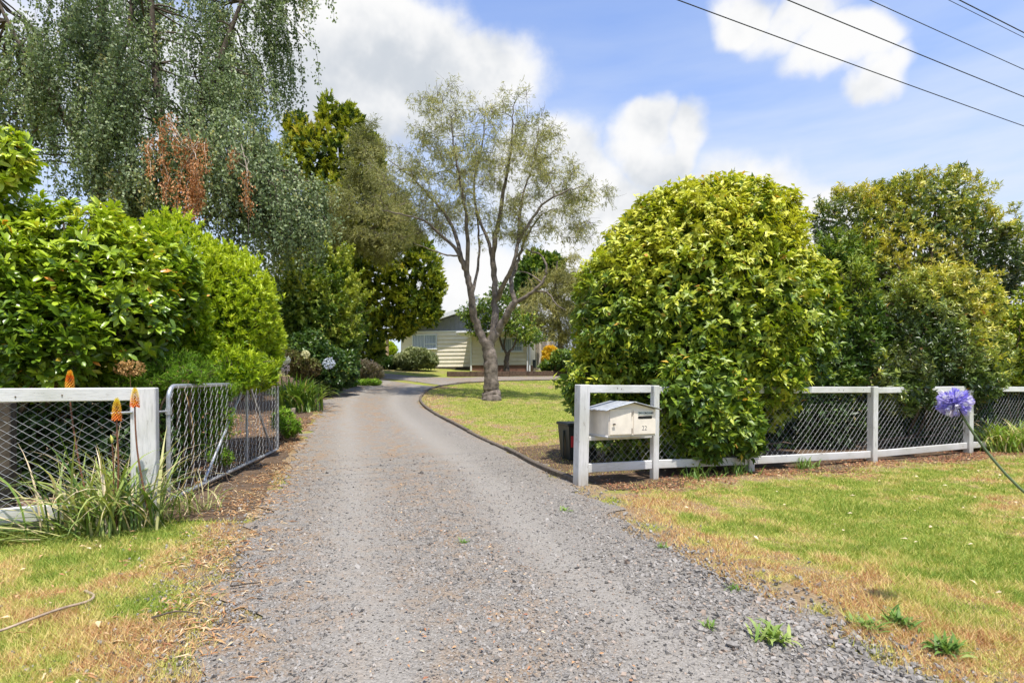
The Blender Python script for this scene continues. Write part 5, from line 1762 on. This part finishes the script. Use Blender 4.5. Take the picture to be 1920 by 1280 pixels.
# ------------------------------------------------------------------ camellia swallowing the fence
M['camellia'] = leaf_mat('camellia_leaf', [(0, (.022, .050, .010)), (.25, (.065, .12, .014)), (.5, (.165, .225, .018)), (.75, (.32, .35, .03)), (.92, (.44, .43, .05)), (.94, (.46, .36, .04)), (1, (.45, .2, .05))], .24, .42, .38)
shrub('camellia_bush', 'big rounded camellia with glossy yellow-green leaves growing over the fence beside the letterbox', 'shrub', [
    E(1315, 590, 8.6, 215, 205, 1.35), E(1320, 480, 8.6, 185, 140, 1.15), E(1370, 425, 8.6, 125, 88, 1.0), E(1168, 600, 8.5, 100, 150, .9), E(1190, 510, 8.6, 80, 90, .8), E(1430, 590, 8.9, 108, 175, .95), E(1120, 720, 8.45, 68, 75, .55), E(1095, 735, 8.7, 34, 34, .25),
    E(1315, 760, 7.42, 92, 115, .36), E(1440, 690, 7.95, 80, 70, .36), E(1268, 742, 7.22, 44, 62, .24), E(1395, 800, 7.6, 40, 62, .28),
    E(1250, 800, 8.3, 160, 70, .6), E(1420, 720, 8.4, 85, 85, .45), E(1245, 440, 8.6, 85, 78, .8), E(1505, 600, 8.9, 64, 130, .7)],
    5600, 8, .098, .46, TC, M['camellia'], tl=.10, up=.46, rnd=.35, theta=(.8, 1.55), big=300, shell=.08, lump=.07, rbase=.60, rtop=.36, base=(2.75, 8.7, 0), stem_r=.05, fill=1.7, sag=.25, patchy=.3, shoots=200, shoot_len=.12)

# ------------------------------------------------------------------ rhododendrons beyond the right fence
M['rhodo'] = leaf_mat('rhododendron_leaf', [(0, (.025, .045, .012)), (.3, (.08, .125, .025)), (.55, (.175, .22, .045)), (.8, (.33, .36, .06)), (.92, (.48, .42, .07)), (1, (.42, .17, .06))], .18, .34, .5, patch=.3, patch_col=(.24, .17, .09))
shrub('rhododendron_bush', 'tall dome-shaped olive rhododendron at the back right', 'shrub', [
    E(1705, 465, 12.6, 165, 110, 1.3), E(1590, 425, 12.6, 66, 68, .9), E(1725, 392, 12.6, 112, 60, 1.1), E(1825, 490, 12.6, 85, 105, 1.1), E(1620, 500, 12.6, 90, 80, 1.0), E(1875, 500, 12.6, 42, 60, .6)],
    3700, 8, .098, .28, T2, M['rhodo'], tl=.10, up=.48, rnd=.5, theta=(.6, 1.45), big=0, rvar=.27, shell=.19, lump=.2, rbase=.56, rtop=.2, base=(8.7, 12.6, 0), stem_r=.05, nstem=60, bark='twig', fill=.3, patchy=.7, freq=1.6, shoots=330, shoot_len=.22)
shrub('rhododendron_bush', 'lower rhododendron with yellow-green tips leaning on the white fence', 'shrub', [
    E(1745, 620, 11.0, 110, 100, .95), E(1790, 570, 11.0, 80, 62, .8), E(1695, 725, 9.25, 58, 52, .3), E(1830, 715, 9.85, 50, 40, .25), E(1760, 690, 10.2, 90, 60, .5), E(1830, 680, 11.0, 60, 60, .6)],
    2700, 8, .10, .28, T4, M['rhodo'], tl=.10, up=.46, rnd=.45, theta=(.6, 1.45), big=300, shell=.15, lump=.16, rbase=.50, rtop=.26, base=(8.0, 11.2, 0), stem_r=.04, nstem=30, fill=.5, patchy=.45, freq=1.6, shoots=220, shoot_len=.26)
shrub('rhododendron_bush', 'narrow green rhododendron squeezed between camellia and the taller bushes', 'shrub', [
    E(1590, 610, 10.9, 66, 110, .7), E(1570, 490, 11.2, 50, 45, .5), E(1560, 700, 10.6, 70, 60, .5)],
    1300, 8, .105, .32, T4, M['mid_green'], tl=.10, up=.42, rnd=.5, theta=(.4, 1.25), shell=.15, lump=.16, rbase=.50, rtop=.25, base=(6.3, 11.0, 0), stem_r=.04, fill=.5, patchy=.4, shoots=120, shoot_len=.26)
shrub('yellow_tipped_shrub', 'yellow-tipped shrub at the right edge behind the fence', 'shrub', [E(1915, 640, 11.2, 48, 75, .7), E(1960, 600, 11.4, 60, 90, .8), E(1925, 700, 11.0, 40, 26, .4)],
      800, 8, .10, .34, T4, M['camellia'], rbase=.62, rtop=.15, base=(10.2, 11.3, 0), fill=.5)
shrub('shade_shrub', 'dark shaded leaves seen through the netting under the rhododendrons', 'shrub', [E(1500, 790, 10.4, 140, 80, .4), E(1720, 780, 11.0, 140, 80, .4), E(1330, 790, 9.3, 110, 80, .4), E(1890, 780, 11.6, 90, 80, .4)], 2600, 6, .12, .40, T4, M['dark_leaf'], rbase=.35, rtop=.1, base=(5.6, 10.5, 0), fill=.6, shell=.3, lump=.05)  # shade beneath the bushes put into a very dark leaf colour

# ------------------------------------------------------------------ low trees on the far boundary
for (x, y, h, w, lab) in ((-19, 36, 4.6, 4.2, 'broad dark tree far left behind the birch, nearer one'), (-30, 44, 5.5, 5.0, 'broad dark tree on the far left boundary'), (15, 44, 4.4, 4.6, 'rounded far tree on the boundary right of the olive willow'),
                          (24, 41, 4.6, 4.8, 'rounded far tree on the boundary behind the tall rhododendron'), (35, 40, 5.0, 5.5, 'rounded far tree at the right end of the boundary')):
    z0 = float(tz(x, y))
    bl = [(np.array([x + RNG.normal(0, w * .25), y + RNG.normal(0, .8), z0 + h * f]), np.array([w * .55, w * .4, h * .36])) for f in (.42, .5, .62, .68)]
    conifer('boundary_tree', lab, bl, 900, 8, .34, ([np.array([x, y, z0 - .1]), np.array([x, y, z0 + h * .8])], .18), M['mid_green'], rbase=.42, wr=.5, group='trees on the far boundary')

# ------------------------------------------------------------------ strap-leaved plants
M['strap'] = leaf_mat('strap_leaf', [(0, (.03, .07, .010)), (.4, (.09, .17, .018)), (.75, (.20, .27, .045)), (.9, (.36, .34, .10)), (1, (.46, .36, .18))], .25, .4, .4)
M['poker_leaf'] = leaf_mat('poker_leaf', [(0, (.045, .085, .018)), (.4, (.12, .18, .035)), (.7, (.24, .27, .075)), (.82, (.42, .36, .19)), (1, (.55, .44, .29))], .2, .5, .3)


def strap_clump(name, label, cat, centres, n, L, W, rise, droop, mat, rmean=.4, rvar=.15, objs=0, group=None, twist=.15, part='leaf', spread=.1, heading=None, seg=7):
    t = empty(name, label, cat, group)
    cs = np.array(centres)
    k = RNG.integers(0, len(cs), n)
    xy = cs[k] + RNG.normal(0, spread, (n, 2))
    base = np.concatenate([xy, tz(xy[:, 0], xy[:, 1])[:, None]], 1)
    a = RNG.uniform(0, 2 * np.pi, n) if heading is None else RNG.normal(heading[0], heading[1], n)
    hd = np.stack([np.cos(a), np.sin(a)], 1)
    LL = RNG.uniform(*L, n); WW = RNG.uniform(*W, n); ri = RNG.uniform(*rise, n); dr = RNG.uniform(*droop, n)
    r = np.clip(RNG.normal(rmean, rvar, n), 0, 1)
    for i in range(min(n, objs)):
        mb = MB(); mb.ribbons(base[i:i + 1], hd[i:i + 1], LL[i], WW[i], ri[i], dr[i], seg, r[i], twist); mb.build(part, mat, t, True)
    if n > objs:
        s = slice(objs, n)
        mb = MB(); mb.ribbons(base[s], hd[s], LL[s], WW[s], ri[s], dr[s], seg, r[s], twist); mb.build('leaves', mat, t, True, kind='stuff')
    return t


g0 = G(550, 775)
strap_clump('agapanthus_clump', 'bright green strap-leaved agapanthus clump beyond the gate end', 'plant', [g0 + (-.05, .3), g0 + (.18, .35), g0 + (-.3, .45), g0 + (.05, .6)], 360, (.75, 1.2), (.026, .042), (1.0, 1.5), (1.0, 2.2), M['strap'], .55, .16, objs=120, spread=.12)
# clumps by the right hand end of the fence
for (u, o, lab, rm) in ((8.5, .10, 'yellow-green strap-leaved clump just right of the last visible fence post', .70), (9.4, .15, 'grassy green strap-leaved clump at the right edge in front of the fence', .62)):
    c = FP(u, o)[:2]
    strap_clump('agapanthus_clump', lab, 'plant', [c, c + E1 * .3, c - E1 * .2, c + E1 * .1 - NR * .2], 300, (.45, .85), (.016, .028), (.9, 1.5), (1.2, 2.4), M['strap'], rm, .17, objs=90, spread=.15)

# red hot poker plant sprawling over the left rail
pk = np.array([-3.28, 4.52])
poker = strap_clump('poker_plant', 'sprawling strap-leaved poker plant in front of the white gatepost', 'plant', [pk, pk + (.1, .06), pk + (.02, .02), pk + (.3, .1), pk + (-.3, .05)], 215, (.45, 1.0), (.012, .024), (.95, 1.5), (.6, 2.6), M['poker_leaf'], .50, .27, objs=200, spread=.09, seg=8)
mbh = MB()
n = 36
xy = pk + (-.25, -.1) + RNG.normal(0, .14, (n, 2)); base = np.concatenate([xy, tz(xy[:, 0], xy[:, 1])[:, None] + .03], 1)
a = RNG.normal(math.radians(205), .35, n)
for i in range(n):
    mb = MB(); mb.ribbons(base[i:i + 1], np.array([[math.cos(a[i]), math.sin(a[i])]]), RNG.uniform(.6, 1.05), RNG.uniform(.014, .024), RNG.uniform(.1, .55), RNG.uniform(.4, 1.2), 8, np.clip(RNG.normal(.5, .2), 0, 1), .1)
    mb.build('leaf', M['poker_leaf'], poker, True)
strap_clump('dry_grass_clump', 'dry straw and green grass tufts at the foot of the gate hinge', 'plant', [np.array([-2.98, 5.05]), np.array([-2.88, 5.25]), np.array([-3.0, 4.85])], 120, (.2, .5), (.006, .012), (.8, 1.5), (.6, 2.4), M['poker_leaf'], .70, .22, objs=60, spread=.09)
# tangle of dry stalks behind the left netting
strap_clump('dry_stalks', 'tangle of dead pale stalks behind the left fence netting', 'plant', [np.array([-3.9, 5.15]), np.array([-3.6, 5.25]), np.array([-3.35, 5.3])], 90, (.4, 1.0), (.006, .014), (1.0, 1.55), (.3, 2.2), M['poker_leaf'], .85, .12, objs=40, spread=.16)

M['poker_orange'] = leaf_mat('poker_flower', [(0, (.55, .50, .07)), (.35, (.62, .36, .03)), (.7, (.72, .20, .015)), (1, (.68, .10, .012))], .25, .45, .3, tcol=(1.1, .9, .5))
M['poker_stem'] = plain('poker_stem', (.20, .085, .045), .6, 0, .3, 20)
M['poker_bud'] = leaf_mat('poker_bud', [(0, (.35, .36, .08)), (1, (.52, .48, .12))], .2, .5, .3)


def poker_flower(px, py, d, h, label, base, bend, order):
    """spike of drooping tubular florets; order 0 = green tip, orange below"""
    t = empty('poker_flower', label, 'flower')
    top = P(px, py - h / 2, d); bot = P(px, py + h / 2, d)
    H = top[2] - bot[2]
    path = curve(np.array([base, bend, bot - (0, 0, .05), bot + (0, 0, H * .6)]), 16)
    mb = MB(); mb.tube(path, np.linspace(.008, .0055, 16), 7); mb.build('stem', M['poker_stem'], t, True)
    tv = np.array([(0, -.3, 0), (.7, -.5, -.02), (1, -.25, 0), (1, .25, 0), (.7, .5, -.02), (0, .3, 0), (.5, 0, .14), (0.9, 0, .12)], float)
    tf = np.array([(0, 1, 6), (1, 2, 7), (6, 1, 7), (2, 3, 7), (3, 4, 7), (7, 4, 6), (4, 5, 6), (0, 6, 5)])
    n = 130
    for k in range(n):
        s = (k + .5) / n
        z = bot[2] + H * s
        an = k * 2.39996
        rad = .030 * (1 - s) ** .75 + .004
        o = np.array([math.cos(an), math.sin(an), 0])
        L = .034 * (1 - .45 * s)
        mb = MB()
        dn = norm(o * (.75 - .3 * s) + np.array([0, 0, -.75 + 1.35 * s]))
        rv = (.0 + .95 * (1 - s) ** 1.15) if order == 0 else (.2 + .7 * min(1, s * 1.6) * (1 if s < .75 else .3))
        mb.leaves(np.array([[bot[0], bot[1], z]]) + o[None] * rad * .35, dn[None], (o + [0, 0, 1.0])[None], L, .011 * (1 - .3 * s), (tv, tf), np.clip(rv + RNG.normal(0, .08), 0, 1))
        mb.build('floret', M['poker_orange'], t, True)


def gz3(x, y, dz=0.0): return np.array([x, y, float(tz(x, y)) + dz])


poker_flower(131, 713, 4.75, 34, 'orange poker flower with yellow base above the left top rail', gz3(-3.5, 4.75), P(142, 830, 4.75), 1)
poker_flower(219, 766, 4.55, 36, 'orange poker flower with yellow tip just below the top rail', gz3(-3.17, 4.55), P(222, 860, 4.55), 0)
poker_flower(253, 744, 4.6, 30, 'slender orange poker flower in front of the gatepost top', gz3(-2.95, 4.62, .12), P(256, 830, 4.6), 0)
t = empty('poker_bud', 'small closed yellow poker bud beside the orange spikes', 'flower')
c = P(210, 823, 4.55); mb = MB(); mb.tube([c + (0, 0, -.03), c + (0, 0, -.015), c, c + (-.006, 0, .02), c + (-.012, 0, .035)], [.004, .010, .011, .007, .001], 8); mb.build('bud', M['poker_bud'], t, True)
mb = MB(); mb.tube(wob(gz3(-3.2, 4.6), c - (0, 0, .02), 7, .02), .005, 6); mb.build('stem', M['poker_stem'], t, True)

# ------------------------------------------------------------------ lilac agapanthus head near the camera
def agapanthus():
    t = empty('agapanthus_flower', 'single lilac blue agapanthus head on a long leaning stem in the foreground', 'flower')
    d = 2.85
    c = P(1789, 753, d)
    base = np.array([3.15, 2.35, 0.0]); base[2] = float(tz(base[0], base[1]))
    p1 = P(1838, 830, d - .06); p2 = P(1920, 922, d - .2)
    path = curve(np.array([base, base * .45 + p2 * .55 + np.array([0.03, 0, .05]), p2, p1, c + (0.008, 0, -.02)]), 22)
    green = plain('scape_green', (.10, .14, .05), .5, 0, .25, 12)
    mb = MB(); mb.tube(path, np.linspace(.0078, .0058, 22), 9); mb.build('stem', green, t, True)
    pm = leaf_mat('agapanthus_petal', [(0, (.20, .17, .55)), (.5, (.36, .32, .74)), (.85, (.55, .52, .86)), (1, (.74, .72, .92))], .3, .5, .3, tcol=(1, 1, 1.1))
    # trumpet floret: six petals, one mesh shared in a few tints
    pet = np.array([(0, -.02, 0), (.45, -.06, .0), (.8, -.1, .10), (1, 0, .20), (.8, .1, .10), (.45, .06, 0), (0, .02, 0), (.45, 0, -.02), (.8, 0, .06)], float)
    pf = np.array([(0, 1, 7), (0, 7, 6), (6, 7, 5), (1, 2, 8), (1, 8, 7), (7, 8, 5), (5, 8, 4), (2, 3, 8), (8, 3, 4)])
    meshes = []
    for k in range(7):
        mb = MB()
        for i in range(6):
            an = i * math.pi / 3 + RNG.normal(0, .08)
            o = np.array([0, math.cos(an), math.sin(an)])
            dirv = norm(np.array([1.0, 0, 0]) + o * RNG.uniform(.25, .5))
            mb.leaves(np.array([[.4, 0, 0.]]) + o[None] * .02, dirv[None], -o[None] + 0 * o, .62, .78, (pet, pf), np.clip(.12 + .13 * k + RNG.normal(0, .1), 0, 1))
        mb.tube([(0, 0, 0), (.2, 0, 0), (.42, 0, 0)], [.02, .02, .05], 5, .2, cap=False)
        meshes.append(mb.mesh('floret', pm, True))
    n = 110
    for i in range(n):
        z = 1 - 2 * (i + .5) / n; a = i * 2.39996
        if z < -.93: continue
        dv = np.array([math.cos(a) * math.sqrt(1 - z * z), math.sin(a) * math.sqrt(1 - z * z), z]) + RNG.normal(0, .12, 3)
        dv = Vector(norm(dv))
        o = bpy.data.objects.new('floret', meshes[RNG.integers(0, 7)]); COL.objects.link(o); o.parent = t
        o.rotation_mode = 'QUATERNION'; o.rotation_quaternion = dv.to_track_quat('X', 'Z')
        s = .072 * RNG.uniform(.86, 1.1); o.scale = (s, s * .82, s * .82)
        o.location = Vector(c) + dv * .004 + Vector((0, 0, -.006))
    # strap leaves at its foot, beyond the right edge of the picture
    for i in range(34):
        a = RNG.uniform(0, 6.28)
        mb = MB(); mb.ribbons((base + RNG.normal(0, .05, 3) * [1, 1, 0])[None], np.array([[math.cos(a), math.sin(a)]]), RNG.uniform(.28, .45), RNG.uniform(.02, .03), RNG.uniform(.7, 1.4), RNG.uniform(1.2, 2.2), 7, RNG.uniform(.2, .6), .1)
        mb.build('leaf', M['strap'], t, True)


agapanthus()

# ------------------------------------------------------------------ weeds, litter, twigs on the ground
M['weed'] = leaf_mat('weed_leaf', [(0, (.05, .10, .02)), (.5, (.12, .20, .035)), (1, (.26, .30, .09))], .25, .5, .3)
weeds = [(1450, 1205, 26, 'rosette weed with pale leaves low in the right foreground', .7, 60), (1630, 1180, 20, 'grassy weed tuft in the right verge near the gravel', .5, 44), (1770, 1225, 24, 'flat green weed at the bottom right corner', .4, 50),
         (1375, 1110, 12, 'small green weed standing at the gravel edge', .4, 30), (1240, 1030, 9, 'little weed at the gravel edge below the letterbox', .4, 24), (870, 1020, 8, 'tiny bright weed in the middle of the drive', .45, 24),
         (1690, 1175, 22, 'broad green weed clump in the dry right verge', .35, 50), (1330, 1180, 12, 'small weed among the coarse stones', .5, 26), (1060, 960, 9, 'small brownish weed on the gravel below the white post', .6, 20)]
for (px, py, sz, lab, rm, n) in weeds:
    c = G(px, py); k = sz * c[1] / F
    t = empty('weed', lab, 'weed', 'weeds in the verge and gravel')
    b = np.concatenate([c[None] + RNG.normal(0, k * .5, (n, 2)), np.zeros((n, 1))], 1); b[:, 2] = tz(b[:, 0], b[:, 1]) + .008
    a = RNG.uniform(0, 6.28, n)
    mb = MB(); mb.ribbons(b, np.stack([np.cos(a), np.sin(a)], 1), k * RNG.uniform(.9, 2.0, n), k * RNG.uniform(.15, .3, n), RNG.uniform(.4, 1.3, n), RNG.uniform(.8, 1.9, n), 4, np.clip(RNG.normal(rm, .15, n), 0, 1), .2)
    mb.build('leaves', M['weed'], t, True, kind='stuff')

# small plants along the bottom rail under the camellia
for (u, o, lab) in ((1.55, .22, 'ivy-like weeds at the foot of the camellia near the letterbox'), (2.3, .15, 'grassy weeds under the camellia beside the second post'), (3.6, .12, 'low weeds under the bottom rail of the netted bay')):
    c = FP(u, o)[:2]
    strap_clump('fence_weed', lab, 'weed', [c, c + E1 * .12, c - E1 * .12], 60, (.08, .28), (.008, .016), (.7, 1.5), (.4, 1.9), M['weed'], .35, .2, spread=.09, seg=4)

M['litter'] = leaf_mat('fallen_leaf', [(0, (.09, .045, .028)), (.35, (.21, .08, .042)), (.6, (.32, .16, .07)), (.85, (.42, .28, .14)), (1, (.52, .43, .28))], .1, .6, .3, tcol=(1, .8, .5))


def litter(name, label, x, y, L, wr, rmean, rvar, lift=.012, flat=.35):
    n = len(x)
    p = np.stack([x, y, tz(x, y) + lift + RNG.random(n) * .012], 1)
    a = RNG.uniform(0, 6.28, n)
    d = np.stack([np.cos(a), np.sin(a), RNG.normal(0, flat * .5, n)], 1)
    u = norm(np.stack([RNG.normal(0, flat, n), RNG.normal(0, flat, n), np.ones(n)], 1))
    LL = RNG.uniform(*L, n)
    mb = MB(); mb.leaves(p, d, u, LL, LL * wr, T4, np.clip(RNG.normal(rmean, rvar, n), 0, 1))
    return tag(mb.build(name, M['litter'], kind='stuff'), label, 'litter', kind='stuff')


n = 7500
u = RNG.uniform(.1, 10, n); o = RNG.normal(.28, .28, n) + .12 * np.sin(u * 2.2)
q = P0[None] + E1[None] * u[:, None] + NR[None] * o[:, None]
k = fbm(q[:, 0] * 2, q[:, 1] * 2, 3) > .42
litter('leaf_litter', 'red brown fallen leaves along the foot of the right fence', q[k, 0], q[k, 1], (.02, .05), .5, .38, .24)
# dry needles and straw down the gate side
n = 16000
i = RNG.integers(0, len(L_EDGE), n)
q = L_EDGE[i] + RNG.normal(0, .2, (n, 2)) + (-.2, 0)
k = (q[:, 1] > 2.2) & (q[:, 1] < 15) & (fbm(q[:, 0] * 2.3 + 5, q[:, 1] * 2.3, 3) > .43)
litter('straw_litter', 'straw and dry leaf litter along the left edge of the gravel', q[k, 0], q[k, 1], (.03, .09), .14, .8, .14)
x = RNG.uniform(-7.5, -3.3, 9000); y = RNG.uniform(5.4, 13, 9000)
k = (edge_dist(x, y, L_EDGE, 4) < 3.6) & ~inside(x, y, DRIVE_POLY) & (x < -3.3 - (y - 5.4) * .13)
litter('bed_litter', 'tan leaf litter covering the bed behind the open gate', x[k], y[k], (.03, .08), .3, .72, .2)
n = 3800
i = RNG.integers(0, 400, n)
mid = L_EDGE * .55 + R_EDGE * .45
q = mid[i] + RNG.normal(0, .38, (n, 2))
k = (q[:, 1] > 2.0) & (q[:, 1] < 26) & (fbm(q[:, 0] * 1.8 + 9, q[:, 1] * 1.8, 3) > .56)
litter('drive_litter', 'scattered tan leaf crumbs down the middle of the drive', q[k, 0], q[k, 1], (.012, .03), .45, .68, .16, .018)
# pale petals and leaves lying on the verge
x = RNG.uniform(1.6, 8.5, 150); y = RNG.uniform(3, 9, 150)
k = (sdist(x, y) < -.4) & ~inside(x, y, DRIVE_POLY)
litter('fallen_petals', 'pale dry leaves scattered on the right verge grass', x[k], y[k], (.03, .055), .5, .98, .03, .03)
x = RNG.uniform(-4.2, -1.6, 120); y = RNG.uniform(2.2, 4.6, 120)
k = ~inside(x, y, DRIVE_POLY) & (sdist(x, y) < -.1)
litter('fallen_petals', 'few curled brown leaves on the left foreground grass', x[k], y[k], (.03, .06), .5, .75, .2, .03)
# dry stem lying on the left grass
pts = [G(-60, 1212), G(0, 1200), G(60, 1178), G(120, 1155), G(165, 1138), G(176, 1125), G(160, 1116)]
c = curve(np.array(pts), 24); c3 = np.concatenate([c, (tz(c[:, 0], c[:, 1]) + .035 + .012 * np.sin(np.linspace(0, 5, 24)))[:, None]], 1)
mb = MB(); mb.tube(c3, np.linspace(.006, .0085, 24), 7)
tag(mb.build('dry_twig', plain('dry_stem', (.36, .27, .19), .8, 0, .35, 18), smooth=True), 'long dry curved stem lying on the left foreground grass', 'stem')
for (px, py, L, a, lab) in ((330, 1165, .22, .2, 'short dead stick lying beside the gravel at lower left'), (460, 1105, .16, .35, 'thin twig on the gravel edge at left')):
    g = G(px, py); c = gz3(*g, .03)
    mb = MB(); mb.tube(wob(c - np.array([math.cos(a), math.sin(a), 0]) * L / 2, c + np.array([math.cos(a), math.sin(a), 0]) * L / 2, 6, .05), np.linspace(.006, .003, 6), 5)
    tag(mb.build('twig', M['dark_wood']), lab, 'twig')
